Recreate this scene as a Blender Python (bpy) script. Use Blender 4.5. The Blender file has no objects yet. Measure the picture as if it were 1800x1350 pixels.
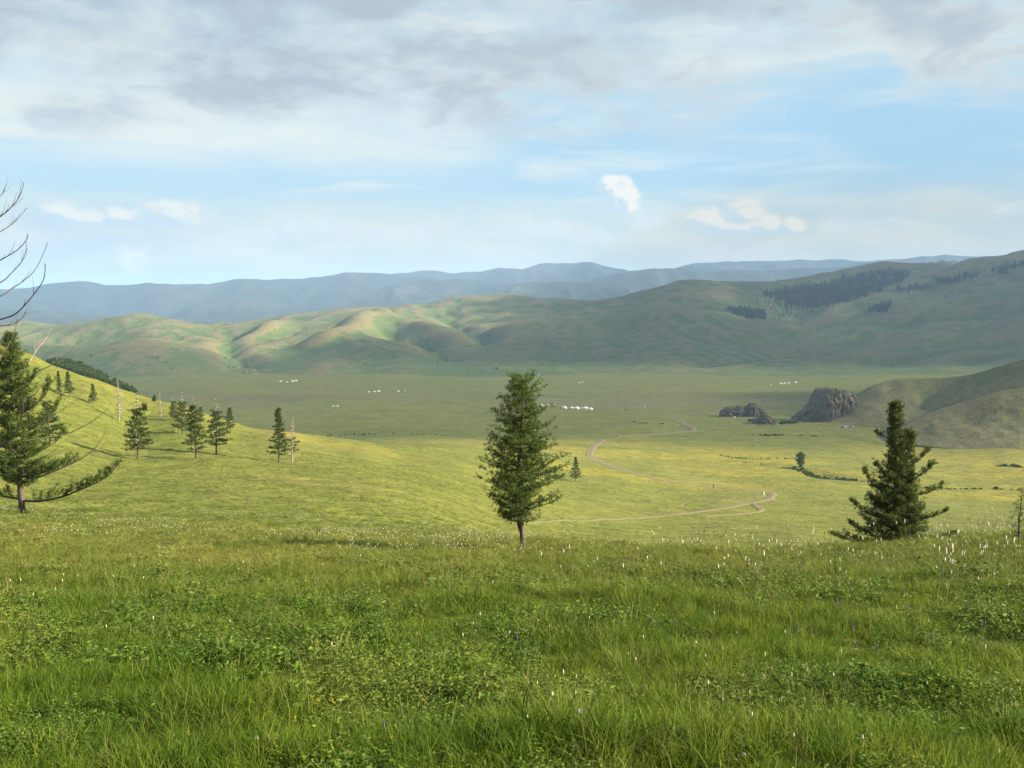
import bpy, bmesh, math, random
import numpy as np
from mathutils import Vector, Matrix
from mathutils.bvhtree import BVHTree

# ------------------------------------------------------------------ camera, sky, sun, exposure
SC = bpy.context.scene
COL = SC.collection
W0, H0, F0 = 1800.0, 1350.0, 1766.0          # photograph size and focal length in its pixels
HORIZON = 530.0
TILT = math.atan((H0 / 2 - HORIZON) / F0)
EYE = 1.65
CT, ST = math.cos(TILT), math.sin(TILT)

cam_d = bpy.data.cameras.new('camera')
cam_d.sensor_width = 36.0
cam_d.lens = 36.0 * F0 / W0
cam_d.clip_start = 0.1
cam_d.clip_end = 120000
cam = bpy.data.objects.new('camera', cam_d)
cam.location = (0, 0, EYE)
cam.rotation_euler = (math.pi / 2 - TILT, 0, 0)
COL.objects.link(cam)
SC.camera = cam

SUN_AZ, SUN_EL = math.radians(99), math.radians(26)      # azimuth clockwise from the view direction
SUN_DIR = Vector((math.sin(SUN_AZ) * math.cos(SUN_EL), math.cos(SUN_AZ) * math.cos(SUN_EL), math.sin(SUN_EL)))
sd = bpy.data.lights.new('sun', 'SUN')
sd.energy = 5.0
sd.angle = math.radians(0.6)
sd.color = (1.0, 0.88, 0.67)
sun = bpy.data.objects.new('sun', sd)
sun.rotation_euler = SUN_DIR.to_track_quat('Z', 'Y').to_euler()
sun.location = (60, -10, 60)
COL.objects.link(sun)

EXPOSURE = 1.72
SKY_STRENGTH = 0.05
vs = SC.view_settings
vs.view_transform = 'Standard'
vs.look = 'None'
vs.exposure = EXPOSURE
vs.gamma = 1.0
vs.use_curve_mapping = False
SC.cycles.max_bounces = 6
SC.cycles.diffuse_bounces = 2
SC.cycles.glossy_bounces = 1
SC.cycles.transmission_bounces = 3
SC.cycles.volume_bounces = 1
SC.cycles.transparent_max_bounces = 8
SC.cycles.use_denoising = True
SC.cycles.sample_clamp_indirect = 6.0
try:
    SC.cycles.denoiser = 'OPENIMAGEDENOISE'
except Exception:
    pass


def e_of(py):
    v = H0 / 2 - py
    return (-F0 * ST + v * CT) / (F0 * CT + v * ST)


def a_of(px, py=600.0):
    v = H0 / 2 - py
    return (px - W0 / 2) / (F0 * CT + v * ST)


# ---- node helper
class NT:
    def __init__(self, tree):
        self.t = tree
        self.n = tree.nodes
        self.l = tree.links

    def new(self, kind, **kw):
        nd = self.n.new(kind)
        for k, v in kw.items():
            setattr(nd, k, v)
        return nd

    def put(self, sock, val):
        if isinstance(val, bpy.types.NodeSocket):
            self.l.new(val, sock)
        elif val is not None:
            sock.default_value = val

    def m(self, op, a, b=None, c=None, clamp=False):
        nd = self.n.new('ShaderNodeMath')
        nd.operation = op
        nd.use_clamp = clamp
        self.put(nd.inputs[0], a)
        if b is not None:
            self.put(nd.inputs[1], b)
        if c is not None:
            self.put(nd.inputs[2], c)
        return nd.outputs[0]

    def step(self, x, lo, hi):
        nd = self.n.new('ShaderNodeMapRange')
        nd.interpolation_type = 'SMOOTHSTEP'
        self.put(nd.inputs[0], x)
        nd.inputs[1].default_value = lo
        nd.inputs[2].default_value = hi
        nd.inputs[3].default_value = 0
        nd.inputs[4].default_value = 1
        return nd.outputs[0]

    def lin(self, x, lo, hi, a, b):
        nd = self.n.new('ShaderNodeMapRange')
        self.put(nd.inputs[0], x)
        for i, v in enumerate((lo, hi, a, b)):
            nd.inputs[i + 1].default_value = v
        return nd.outputs[0]

    def vec(self, x, y, z):
        nd = self.n.new('ShaderNodeCombineXYZ')
        for i, v in enumerate((x, y, z)):
            self.put(nd.inputs[i], v)
        return nd.outputs[0]

    def noise(self, vec, scale, detail=6, rough=0.55, dist=0.0, off=None):
        nd = self.n.new('ShaderNodeTexNoise')
        nd.noise_dimensions = '3D'
        self.put(nd.inputs['Vector'], vec)
        nd.inputs['Scale'].default_value = scale
        nd.inputs['Detail'].default_value = detail
        nd.inputs['Roughness'].default_value = rough
        nd.inputs['Distortion'].default_value = dist
        return nd.outputs[0]

    def mix(self, f, a, b, mode='MIX'):
        nd = self.n.new('ShaderNodeMix')
        nd.data_type = 'RGBA'
        nd.blend_type = mode
        self.put(nd.inputs[0], f)
        for s, v in ((nd.inputs[6], a), (nd.inputs[7], b)):
            if isinstance(v, (tuple, list)) and len(v) == 3:
                v = (*v, 1)
            self.put(s, v)
        return nd.outputs[2]

    def vadd(self, a, b):
        nd = self.n.new('ShaderNodeVectorMath')
        nd.operation = 'ADD'
        self.put(nd.inputs[0], a)
        self.put(nd.inputs[1], b)
        return nd.outputs[0]

    def vmul(self, a, b):
        nd = self.n.new('ShaderNodeVectorMath')
        nd.operation = 'MULTIPLY'
        self.put(nd.inputs[0], a)
        self.put(nd.inputs[1], b)
        return nd.outputs[0]


def srgb(r, g, b):
    out = []
    for c in (r, g, b):
        c /= 255.0
        out.append(c / 12.92 if c <= 0.04045 else ((c + 0.055) / 1.055) ** 2.4)
    return tuple(out)


# ---- the sky: Nishita air, with stratus deck, thin veil and distant cumulus by direction
world = bpy.data.worlds.new('World')
SC.world = world
world.use_nodes = True
wt = NT(world.node_tree)
wt.n.clear()
w_out = wt.new('ShaderNodeOutputWorld')
w_bg = wt.new('ShaderNodeBackground')
w_bg.inputs[1].default_value = SKY_STRENGTH
wt.l.new(w_bg.outputs[0], w_out.inputs[0])
sky = wt.new('ShaderNodeTexSky')
sky.sky_type = 'NISHITA'
sky.sun_disc = False
sky.sun_elevation = SUN_EL
sky.sun_rotation = SUN_AZ
sky.altitude = 1500
sky.air_density = 1.0
sky.dust_density = 0.6
sky.ozone_density = 1.0
K = 1.0 / (SKY_STRENGTH * 2 ** EXPOSURE)


def cc(r, g, b, k=1.0):
    return tuple(c * K * k for c in srgb(r, g, b))


tc = wt.new('ShaderNodeTexCoord')
sx = wt.new('ShaderNodeSeparateXYZ')
wt.l.new(tc.outputs['Generated'], sx.inputs[0])
X_, Y_, Z_ = sx.outputs
hor = wt.m('SQRT', wt.m('ADD', wt.m('MULTIPLY', X_, X_), wt.m('MULTIPLY', Y_, Y_)))
EL = wt.m('DIVIDE', Z_, wt.m('MAXIMUM', hor, 0.001))           # tangent of elevation
AZ = wt.m('ARCTAN2', X_, Y_)
zc = wt.m('ADD', wt.m('MAXIMUM', Z_, 0.0), 0.055)
PL = wt.vec(wt.m('DIVIDE', X_, zc), wt.m('DIVIDE', Y_, zc), 0.0)   # on the cloud plane
AE = wt.vec(AZ, wt.m('MULTIPLY', EL, 1.6), 0.0)

blue = wt.mix(0.82, sky.outputs[0], cc(172, 217, 242))
# pale air towards the horizon
blue = wt.mix(wt.m('MULTIPLY', wt.step(EL, 0.14, 0.03), 0.95), blue, cc(222, 227, 206, 0.97))

n_big = wt.noise(PL, 0.62, 5, 0.55, 0.25)
n_mid = wt.noise(wt.vadd(PL, (7.3, 2.1, 0.4)), 1.9, 7, 0.6, 0.3)
n_fine = wt.noise(wt.vadd(PL, (1.3, 9.1, 1.4)), 5.5, 6, 0.62, 0.2)
n_ae = wt.noise(AE, 7.0, 6, 0.6, 0.4)
n_ae2 = wt.noise(wt.vmul(wt.vadd(AE, (3.1, 1.7, 0.2)), (1.0, 4.0, 1.0)), 4.5, 6, 0.58, 0.5)

# thin high veil, left half and streaks to the right
veil_zone = wt.m('MULTIPLY', wt.step(AZ, 0.06, -0.10), wt.m('MULTIPLY', wt.step(EL, 0.105, 0.15), wt.step(EL, 0.30, 0.16)))
veil_s = wt.m('MULTIPLY', wt.step(n_ae2, 0.46, 0.72), wt.m('MULTIPLY', wt.step(EL, 0.05, 0.10), 0.75))
veil = wt.m('MAXIMUM', wt.m('MULTIPLY', veil_zone, wt.lin(n_ae2, 0.3, 0.55, 0.45, 1.0)), veil_s)
veil = wt.m('MULTIPLY', veil, 0.88, clamp=True)
col = wt.mix(veil, blue, cc(243, 246, 236))

# low bank of soft cloud over the horizon
low_n = wt.noise(wt.vmul(AE, (1.0, 2.6, 1.0)), 9.0, 6, 0.58, 0.3)
low = wt.m('MULTIPLY', wt.m('MULTIPLY', wt.step(EL, 0.115, 0.06), wt.step(low_n, 0.36, 0.60)), 0.85)
col = wt.mix(low, col, cc(238, 236, 218, 1.0))
lowg = wt.m('MULTIPLY', wt.m('MULTIPLY', wt.step(EL, 0.10, 0.07), wt.step(AZ, -0.24, -0.36)), wt.lin(low_n, 0.35, 0.6, 1.0, 0.3))
col = wt.mix(wt.m('MULTIPLY', lowg, 0.75), col, cc(190, 208, 222))


# distant cumulus heads: (px, py, half width, half height) in the photograph
def blob_field(A, E, blobs):
    best = None
    for (px, py, rw, rh) in blobs:
        dx = wt.m('DIVIDE', wt.m('SUBTRACT', A, math.atan(a_of(px, py))), rw / F0)
        dy = wt.m('DIVIDE', wt.m('SUBTRACT', E, e_of(py)), rh / F0)
        dyb = wt.m('MAXIMUM', dy, wt.m('MULTIPLY', dy, -1.3))       # flatter base
        f = wt.m('SUBTRACT', 1.0, wt.m('SQRT', wt.m('ADD', wt.m('MULTIPLY', dx, dx), wt.m('MULTIPLY', dyb, dyb))))
        best = f if best is None else wt.m('MAXIMUM', best, f)
    return best


def cumulus(col, blobs, strength, lit, shade, seed, nscale=34.0, model=True, soft=0.42):
    p = wt.vec(AZ, EL, seed)
    n1 = wt.noise(p, nscale, 8, 0.64, 0.15)
    n2 = wt.noise(wt.vadd(p, (0.005, 0.006, 0)), nscale, 8, 0.64, 0.15)
    f0 = wt.m('ADD', blob_field(AZ, EL, blobs), 0.12)
    f = wt.m('ADD', f0, wt.m('MULTIPLY', wt.m('SUBTRACT', n1, 0.5), 1.25))
    mask = wt.m('MULTIPLY', wt.step(f, 0.0, soft), strength)
    rel = wt.m('MULTIPLY', wt.m('SUBTRACT', n1, n2), 2.6)
    if model:
        f1 = wt.m('ADD', blob_field(wt.m('ADD', AZ, 0.0075), wt.m('ADD', EL, 0.0055), blobs), 0.12)
        rel = wt.m('ADD', rel, wt.m('MULTIPLY', wt.m('SUBTRACT', f0, f1), 1.5))
    lum = wt.step(wt.m('ADD', rel, 0.36), 0.0, 1.05)
    return wt.mix(mask, col, wt.mix(lum, shade, lit))


col = cumulus(col, [(1086, 340, 34, 32), (1070, 328, 26, 22), (1092, 360, 36, 24), (1104, 350, 22, 26), (1078, 318, 16, 12)], 0.95, cc(255, 249, 232, 1.05), cc(204, 224, 237), 1.0, 80, True, 0.5)
col = cumulus(col, [(1245, 390, 50, 28), (1312, 380, 40, 28), (1350, 400, 38, 26), (1390, 404, 28, 20), (1290, 402, 100, 24)], 0.85,
              cc(254, 246, 227, 1.05), cc(214, 230, 236), 2.0, 70, True, 0.6)
col = cumulus(col, [(105, 386, 32, 20), (215, 390, 42, 18), (300, 388, 72, 30), (150, 396, 70, 18), (222, 468, 42, 30)], 0.8,
              cc(252, 244, 226, 1.02), cc(200, 218, 229), 3.0, 70, True, 0.6)
col = cumulus(col, [(926, 392, 14, 24), (980, 405, 50, 14), (1140, 390, 36, 22), (1480, 402, 34, 18), (1560, 405, 60, 14), (560, 400, 60, 14), (480, 415, 70, 14),
                    (690, 410, 70, 12), (1040, 415, 60, 12), (1780, 385, 40, 16)], 0.55, cc(246, 241, 229, 1.12), cc(218, 232, 238), 4.0, 46, False, 0.6)

# the broken grey deck above
DE = wt.vec(AZ, wt.m('MULTIPLY', EL, 2.3), 0.3)
DW = wt.vadd(DE, wt.vec(wt.m('MULTIPLY', n_big, 0.12), wt.m('MULTIPLY', n_mid, 0.10), 0.0))
d_big = wt.noise(DW, 3.4, 4, 0.5, 0.2)
d_mid = wt.noise(wt.vadd(DW, (4.1, 0.7, 2.0)), 8.5, 7, 0.58, 0.25)
d_fine = wt.noise(wt.vadd(DW, (1.1, 5.7, 4.0)), 24.0, 7, 0.62, 0.2)
edge = wt.lin(AZ, -0.5, 0.5, 0.178, 0.178)
d0 = wt.m('SUBTRACT', EL, edge)
d0 = wt.m('ADD', d0, wt.m('MULTIPLY', wt.m('SUBTRACT', d_mid, 0.5), 0.14))
d0 = wt.m('ADD', d0, wt.m('MULTIPLY', wt.m('SUBTRACT', d_big, 0.5), 0.10))
cover = wt.step(d0, -0.02, 0.045)
holes = wt.step(wt.m('ADD', d_mid, wt.m('MULTIPLY', d_fine, 0.3)), 0.48, 0.72)
cover = wt.m('MULTIPLY', cover, wt.m('MAXIMUM', holes, wt.lin(AZ, -0.45, 0.45, 0.78, 0.5)))
thick = wt.m('ADD', wt.m('MULTIPLY', d_big, 0.55), wt.m('MULTIPLY', d_mid, 0.8))
thick = wt.m('ADD', thick, wt.m('MULTIPLY', wt.m('SUBTRACT', d_fine, 0.5), 0.42))
thick = wt.m('ADD', thick, wt.m('MULTIPLY', wt.step(EL, 0.15, 0.30), 0.20))
thick = wt.m('ADD', thick, wt.m('MULTIPLY', wt.step(AZ, 0.30, -0.40), 0.10))
dark = wt.step(wt.m('ADD', thick, wt.m('MULTIPLY', wt.m('SUBTRACT', d_mid, 0.5), 0.35)), 0.56, 1.02)
deck = wt.mix(dark, cc(238, 241, 231), cc(186, 198, 208))
deck = wt.mix(wt.m('MULTIPLY', wt.step(thick, 0.90, 1.22), 0.8), deck, cc(172, 185, 200))
col = wt.mix(cover, col, deck)
wt.l.new(col, w_bg.inputs[0])

# ------------------------------------------------------------------ numeric helpers
rng = np.random.default_rng(7)


def _hash(ix, iy, seed):
    h = (ix * 374761393 + iy * 668265263 + seed * 982451653) & 0xFFFFFFFF
    h = ((h ^ (h >> 13)) * 1274126177) & 0xFFFFFFFF
    return (h ^ (h >> 16)) & 0xFFFFFFFF


def perlin(x, y, seed=0):
    x = np.asarray(x, float)
    y = np.asarray(y, float)
    ix, iy = np.floor(x).astype(np.int64), np.floor(y).astype(np.int64)
    fx, fy = x - ix, y - iy

    def g(i, j):
        a = _hash(ix + i, iy + j, seed) / 4294967296.0 * 2 * math.pi
        return np.cos(a) * (fx - i) + np.sin(a) * (fy - j)
    u = fx * fx * fx * (fx * (fx * 6 - 15) + 10)
    v = fy * fy * fy * (fy * (fy * 6 - 15) + 10)
    return ((g(0, 0) * (1 - u) + g(1, 0) * u) * (1 - v) + (g(0, 1) * (1 - u) + g(1, 1) * u) * v) * 1.5


def fbm(x, y, octaves=4, seed=0, gain=0.5):
    s = 0
    a = 1.0
    for k in range(octaves):
        s = s + a * perlin(x * 2 ** k, y * 2 ** k, seed + k * 17)
        a *= gain
    return s


def ridged(x, y, octaves=4, seed=0, gain=0.55):
    s = 0
    a = 1.0
    for k in range(octaves):
        s = s + a * (1 - 2 * np.abs(perlin(x * 2 ** k, y * 2 ** k, seed + k * 13)))
        a *= gain
    return s


def sstep(x, lo, hi):
    t = np.clip((x - lo) / (hi - lo), 0, 1)
    return t * t * (3 - 2 * t)


class RBF:                                     # thin plate surface through scattered points
    def __init__(self, P, v, smooth=1e-4):
        P = np.asarray(P, float)
        n = len(P)
        A = np.zeros((n + 3, n + 3))
        A[:n, :n] = self.k(P, P) + np.eye(n) * smooth
        A[:n, n] = 1
        A[:n, n + 1:] = P
        A[n, :n] = 1
        A[n + 1:, :n] = P.T
        self.P = P
        self.w = np.linalg.solve(A, np.concatenate([np.asarray(v, float), np.zeros(3)]))

    @staticmethod
    def k(A, B):
        d = ((A[:, None, :] - B[None, :, :]) ** 2).sum(2)
        return 0.5 * d * np.log(d + 1e-9)

    def __call__(self, Q):
        out = np.empty(len(Q))
        for s in range(0, len(Q), 20000):
            q = Q[s:s + 20000]
            out[s:s + 20000] = self.k(q, self.P) @ self.w[:-3] + self.w[-3] + q @ self.w[-2:]
        return out


def seg_dist(X, Y, poly):                       # distance to a plan polyline and the way along it
    best = np.full(X.shape, 1e12)
    along = np.zeros(X.shape)
    L = 0.0
    for (x0, y0), (x1, y1) in zip(poly[:-1], poly[1:]):
        dx, dy = x1 - x0, y1 - y0
        l2 = dx * dx + dy * dy
        t = np.clip(((X - x0) * dx + (Y - y0) * dy) / l2, 0, 1)
        d = np.hypot(X - x0 - t * dx, Y - y0 - t * dy)
        m = d < best
        best = np.where(m, d, best)
        along = np.where(m, L + t * math.sqrt(l2), along)
        L += math.sqrt(l2)
    return best, along / L


def pxy(px, py, Y):
    return a_of(px, py) * Y, Y


# ------------------------------------------------------------------ mesh helpers
def tag(o, label=None, cat=None, group=None, kind=None):
    if label:
        o['label'] = label
    if cat:
        o['category'] = cat
    if group:
        o['group'] = group
    if kind:
        o['kind'] = kind
    return o


def link(name, me, parent=None, mat=None):
    o = bpy.data.objects.new(name, me)
    COL.objects.link(o)
    if parent is not None:
        o.parent = parent
    if mat is not None and me is not None:
        me.materials.append(mat)
    return o


def raw_mesh(name, V, T, smooth=True, n=3):
    V = np.asarray(V, np.float32)
    T = np.asarray(T, np.int32)
    me = bpy.data.meshes.new(name)
    me.vertices.add(len(V))
    me.vertices.foreach_set('co', V.ravel())
    me.loops.add(T.size)
    me.loops.foreach_set('vertex_index', T.ravel())
    me.polygons.add(len(T))
    me.polygons.foreach_set('loop_start', np.arange(0, T.size, n, dtype=np.int32))
    me.polygons.foreach_set('use_smooth', np.full(len(T), smooth, dtype=bool))
    me.update()
    me.validate()
    return me


def grid_faces(nr, nc):
    i = np.arange(nr - 1)[:, None] * nc + np.arange(nc - 1)[None, :]
    return np.stack([i, i + 1, i + nc + 1, i + nc], -1).reshape(-1, 4)


def add_attr(me, name, vals):
    at = me.attributes.new(name, 'FLOAT', 'POINT')
    at.data.foreach_set('value', np.asarray(vals, np.float32).ravel())


def empty(name, loc, rz=0.0):
    o = bpy.data.objects.new(name, None)
    o.empty_display_size = 0.3
    o.location = loc
    o.rotation_euler = (0, 0, rz)
    COL.objects.link(o)
    return o


# ------------------------------------------------------------------ materials
def material(name):
    m = bpy.data.materials.new(name)
    m.use_nodes = True
    t = NT(m.node_tree)
    b = t.n['Principled BSDF']
    b.inputs['Roughness'].default_value = 0.85
    b.inputs['Specular IOR Level'].default_value = 0.15
    return m, t, b


def bump(t, b, h, strength, dist):
    bp = t.new('ShaderNodeBump')
    bp.inputs['Strength'].default_value = strength
    bp.inputs['Distance'].default_value = dist
    t.l.new(h, bp.inputs['Height'])
    t.l.new(bp.outputs[0], b.inputs['Normal'])


def pos_node(t):
    return t.new('ShaderNodeNewGeometry').outputs['Position']


def terrain_mat(name, green, green2, dry, scale=1.0, rough_bump=1.0, yellow=None):
    m, t, b = material(name)
    P = pos_node(t)
    at = t.new('ShaderNodeAttribute', attribute_name='dry').outputs['Fac']
    n1 = t.noise(P, 0.0035 * scale, 6, 0.6)
    n2 = t.noise(P, 0.03 * scale, 6, 0.6)
    n3 = t.noise(P, 0.6, 5, 0.65)
    n4 = t.noise(P, 3.0, 5, 0.7)
    n5 = t.noise(P, 0.11, 5, 0.7)
    c = t.mix(t.step(t.m('ADD', t.m('MULTIPLY', n1, 0.6), t.m('MULTIPLY', n2, 0.5)), 0.42, 0.68), green, green2)
    dm = t.m('ADD', at, t.m('MULTIPLY', t.m('SUBTRACT', n2, 0.5), 0.9))
    dm = t.m('ADD', dm, t.m('MULTIPLY', t.m('SUBTRACT', n1, 0.5), 0.5))
    c = t.mix(t.step(dm, 0.35, 0.95), c, dry)
    if yellow is not None:
        sg = t.noise(t.vmul(P, (0.22, 1.0, 1.0)), 0.045, 6, 0.62, 0.4)
        c = t.mix(t.m('MULTIPLY', t.step(sg, 0.54, 0.66), t.new('ShaderNodeAttribute', attribute_name='wet').outputs['Fac']), c, (0.066, 0.102, 0.022))
        ya = t.new('ShaderNodeAttribute', attribute_name='yellow').outputs['Fac']
        stretch = t.noise(t.vmul(P, (0.25, 1.0, 1.0)), 0.05, 5, 0.62)
        c = t.mix(t.m('MULTIPLY', t.step(t.m('ADD', ya, t.m('MULTIPLY', t.m('SUBTRACT', stretch, 0.5), 1.4)), 0.35, 1.0), 0.85), c, yellow)
    v = t.m('ADD', t.m('MULTIPLY', n3, 0.36), t.m('ADD', t.m('MULTIPLY', n4, 0.34), t.m('MULTIPLY', n5, 0.30)))
    c = t.mix(1.0, c, t.mix(t.step(v, 0.37, 0.63), (0.52, 0.57, 0.52), (1.46, 1.40, 1.30)), 'MULTIPLY')
    t.l.new(c, b.inputs['Base Color'])
    bump(t, b, t.m('ADD', t.m('MULTIPLY', n2, 5.0), t.m('ADD', t.m('MULTIPLY', n5, 2.5), t.m('ADD', n3, t.m('MULTIPLY', n4, 0.25)))), 0.8 * rough_bump, 0.7)
    return m


GREEN = (0.122, 0.138, 0.022)
GREEN2 = (0.148, 0.153, 0.030)
DRY = (0.145, 0.128, 0.055)
YEL = (0.195, 0.178, 0.024)
m_ground = terrain_mat('meadow_ground', GREEN, GREEN2, DRY, yellow=YEL)
m_hill = terrain_mat('steppe_hill', (0.070, 0.108, 0.028), (0.106, 0.132, 0.034), (0.150, 0.132, 0.060), 0.8)
m_mount = terrain_mat('mountain_steppe', (0.016, 0.026, 0.018), (0.026, 0.036, 0.022), (0.075, 0.070, 0.058), 0.25)

# ------------------------------------------------------------------ the ground: near slope, left hillside, valley floor, far plain
CC = 25.0
gp, gv = [], []


def G(Y, rows):                                # rows: (px, py) seen or (px, None, z below eye)
    for r in rows:
        px, py = r[0], r[1]
        z = r[2] if py is None else e_of(py) * Y
        x = (px - 900) / F0 * Y
        gp.append((x / (Y + CC) * 6.0, math.log(Y + CC)))
        gv.append(z / (Y + CC))


for Y in (-12, 0):
    for x in (-30, -12, 0, 12, 30):
        gp.append((x / (Y + CC) * 6.0, math.log(Y + CC)))
        gv.append((-1.65 - 0.19 * Y) / (Y + CC))
G(6, [(px, 1350) for px in (-600, 0, 450, 900, 1350, 1800, 2400)])
G(12, [(px, 1106) for px in (-400, 0, 450, 900, 1350)] + [(1800, 1098), (2300, 1080)])
G(20, [(-300, 1000), (0, 1006), (450, 1008), (900, 1010), (1350, 1004), (1750, 985), (2200, 960)])
G(30, [(-300, 955), (0, 966), (450, 970), (900, 974), (1200, 966), (1560, 962), (1800, 942), (2200, 925)])
G(42, [(-200, 925), (40, 938), (300, 940), (600, 946), (900, 950)])
G(50, [(1200, 985), (1500, 985), (1800, 975), (2200, 960)])
G(60, [(-200, 890), (60, 906), (300, 915), (600, 928), (900, 952), (1100, 968)])
G(90, [(1200, 975), (1500, 975), (1800, 970), (2200, 960)])
G(90, [(-300, 820), (0, 855), (240, 866), (500, 880), (700, 897), (900, 943)])
G(130, [(-300, 735), (0, 785), (240, 824), (480, 836), (700, 860), (900, 925)])
G(170, [(-300, 655), (0, 715), (120, 752), (240, 788), (380, 796), (500, 811), (700, 838), (850, 880), (950, 912), (1140, 938), (1400, 940), (1800, 940), (2300, 935)])
G(215, [(-300, 590), (0, 652), (110, 690), (240, 745), (400, 774), (560, 796), (700, 818), (850, 852)])
G(255, [(-300, 552), (0, 606), (60, 626), (120, 652)])
G(270, [(180, 676), (240, 692), (320, 712), (400, 738), (480, 758), (560, 780), (700, 800), (850, 830), (950, 870), (1140, 906), (1400, 912), (1800, 915), (2300, 915)])
G(310, [(-300, None, -9), (0, None, -20), (120, None, -32)])
G(330, [(240, None, -44), (400, None, -52), (540, 766), (620, 774), (700, 783), (850, 806)])
G(400, [(-300, None, -40), (0, None, -56), (200, None, -66), (400, None, -70)])
G(420, [(540, None, -66), (650, None, -68), (760, 784), (850, 790)])
G(375, [(950, 828), (1100, 848), (1340, 870), (1600, 880), (1800, 886), (2300, 890)])
G(450, [(950, 800), (1100, 824), (1340, 842), (1600, 852), (1800, 856), (2300, 858)])
G(540, [(-300, None, -84), (100, None, -88), (400, None, -88), (650, 795), (850, 785), (1100, 802), (1400, 815), (1700, 826), (2300, 830)])
for Y, py in ((700, 776), (900, 746), (1150, 715), (1500, 686)):
    G(Y, [(px, py) for px in (-500, -100, 300, 600, 900, 1200, 1500, 1800, 2300)])
G(2000, [(px, 661) for px in (-500, 0, 450, 900, 1350, 1800, 2300)])
for Y, z in ((3000, -165), (5000, -185), (9000, -230), (14000, -260), (25000, -300), (45000, -350)):
    G(Y, [(px, None, z) for px in (-900, 0, 900, 1800, 2700)])
g_rbf = RBF(gp, gv, 2e-5)

# erosion gullies on the valley floor, in plan (from places seen in the photograph)
gullies = [
    ([pxy(1200, 800, 555), pxy(1300, 805, 540), pxy(1380, 812, 525), pxy(1405, 818, 512), pxy(1440, 830, 480), pxy(1500, 836, 468), pxy(1600, 845, 452), pxy(1760, 850, 445), pxy(1900, 858, 440)], 2.2, 5.0),
    ([pxy(520, 748, 800), pxy(620, 755, 790), pxy(700, 759, 770), pxy(790, 764, 760)], 2.2, 9.0),
    ([pxy(1290, 766, 780), pxy(1340, 768, 770), pxy(1370, 767, 775), pxy(1460, 770, 760), pxy(1560, 785, 680)], 1.6, 6.0),
    ([pxy(1560, 785, 690), pxy(1640, 783, 690), pxy(1740, 788, 670), pxy(1900, 783, 690)], 1.6, 6.0),
    ([pxy(1760, 812, 560), pxy(1800, 816, 550), pxy(1880, 815, 552)], 2.0, 6.0),
    ([pxy(1270, 797, 590), pxy(1310, 803, 570), pxy(1400, 800, 580)], 1.0, 4.0),
]
YFIRST = -40.0


def ground_z(X, Y, detail=True):
    X = np.asarray(X, float)
    Y = np.asarray(Y, float)
    Yc = np.maximum(Y, -12.0)
    q = np.stack([X / (Yc + CC) * 6.0, np.log(Yc + CC)], -1)
    z = g_rbf(q.reshape(-1, 2)).reshape(X.shape) * (Yc + CC)
    z = z + np.where(Y < -12, -(Y + 12) * 0.19, 0)
    if detail:
        D = np.hypot(X, Y)
        z = z + 0.05 * fbm(X / 1.3, Y / 1.3, 3, 3) * sstep(D, 200, 60)
        z = z + 0.16 * fbm(X / 6, Y / 6, 3, 5) * sstep(D, 3, 25) * sstep(D, 600, 200)
        z = z + 0.5 * fbm(X / 40, Y / 40, 3, 8) * sstep(D, 60, 300)
        z = z + 2.2 * fbm(X / 260, Y / 140, 4, 9) * sstep(D, 380, 1100)
        for poly, dep, wid in gullies:
            x0, x1 = min(p[0] for p in poly) - 60, max(p[0] for p in poly) + 60
            y0, y1 = min(p[1] for p in poly) - 60, max(p[1] for p in poly) + 60
            mk = (X > x0) & (X < x1) & (Y > y0) & (Y < y1)
            if mk.any():
                wx = X[mk] + 9 * perlin(X[mk] / 30, Y[mk] / 30, 21)
                wy = Y[mk] + 9 * perlin(X[mk] / 30, Y[mk] / 30, 22)
                d, _ = seg_dist(wx, wy, poly)
                z[mk] -= dep * np.exp(-(d / wid) ** 2)
    return z + EYE


rows = [-40, -30, -22, -16, -12, -9, -6, -4, -2]
y = -1.0
while y < 46000:
    rows.append(y)
    y += max(0.35, 0.0105 * (y + 8)) if y < 2600 else 0.03 * y
gY = np.array(rows)
NC = 400
gA = np.linspace(-1, 1, NC)
gA = gA * (0.62 + 0.38 * np.abs(gA))
AX = 0.95
gYY = np.repeat(gY[:, None], NC, 1)
gXX = gA[None, :] * AX * (np.maximum(gYY, 0) + 30)
gZZ = ground_z(gXX, gYY)
px_g = gXX / np.maximum(gYY, 1) * F0 + 900
gme = raw_mesh('ground', np.stack([gXX, gYY, gZZ], -1).reshape(-1, 3), grid_faces(len(gY), NC), n=4)
# vegetation: dry crests and trodden ground, yellow flowers in the sunny flats
dry = 0.25 + 0.35 * fbm(gXX / 90, gYY / 45, 3, 31)
crest = np.exp(-((gYY - (262 + 0.12 * (gXX + 90))) / 26) ** 2) * sstep(px_g, 780, 560) * sstep(px_g, -400, 20)
dry = dry + 0.25 * crest
dry = dry + 0.75 * np.exp(-((gYY - 1350 - 250 * perlin(gXX / 900, gYY / 900, 4)) / 260) ** 2) * (0.6 + 0.5 * fbm(gXX / 300, gYY / 120, 3, 6))
dry = dry + 0.35 * sstep(gYY, 12, 34) * sstep(gYY, 75, 45)
yel = 1.05 * sstep(gYY, 330, 430) * sstep(gYY, 760, 640) * sstep(px_g, 560, 900) * (0.7 + 0.5 * fbm(gXX / 80, gYY / 60, 3, 12))
yel = np.maximum(yel, 0.30 * crest + 0.40 * sstep(gYY, 200, 240) * sstep(gYY, 420, 300) * sstep(px_g, 950, 700))
add_attr(gme, 'dry', dry)
add_attr(gme, 'yellow', yel)
add_attr(gme, 'wet', 0.12 + 0.5 * sstep(gYY, 330, 520))
ground = link('ground', gme, mat=m_ground)
tag(ground, kind='structure')


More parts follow.
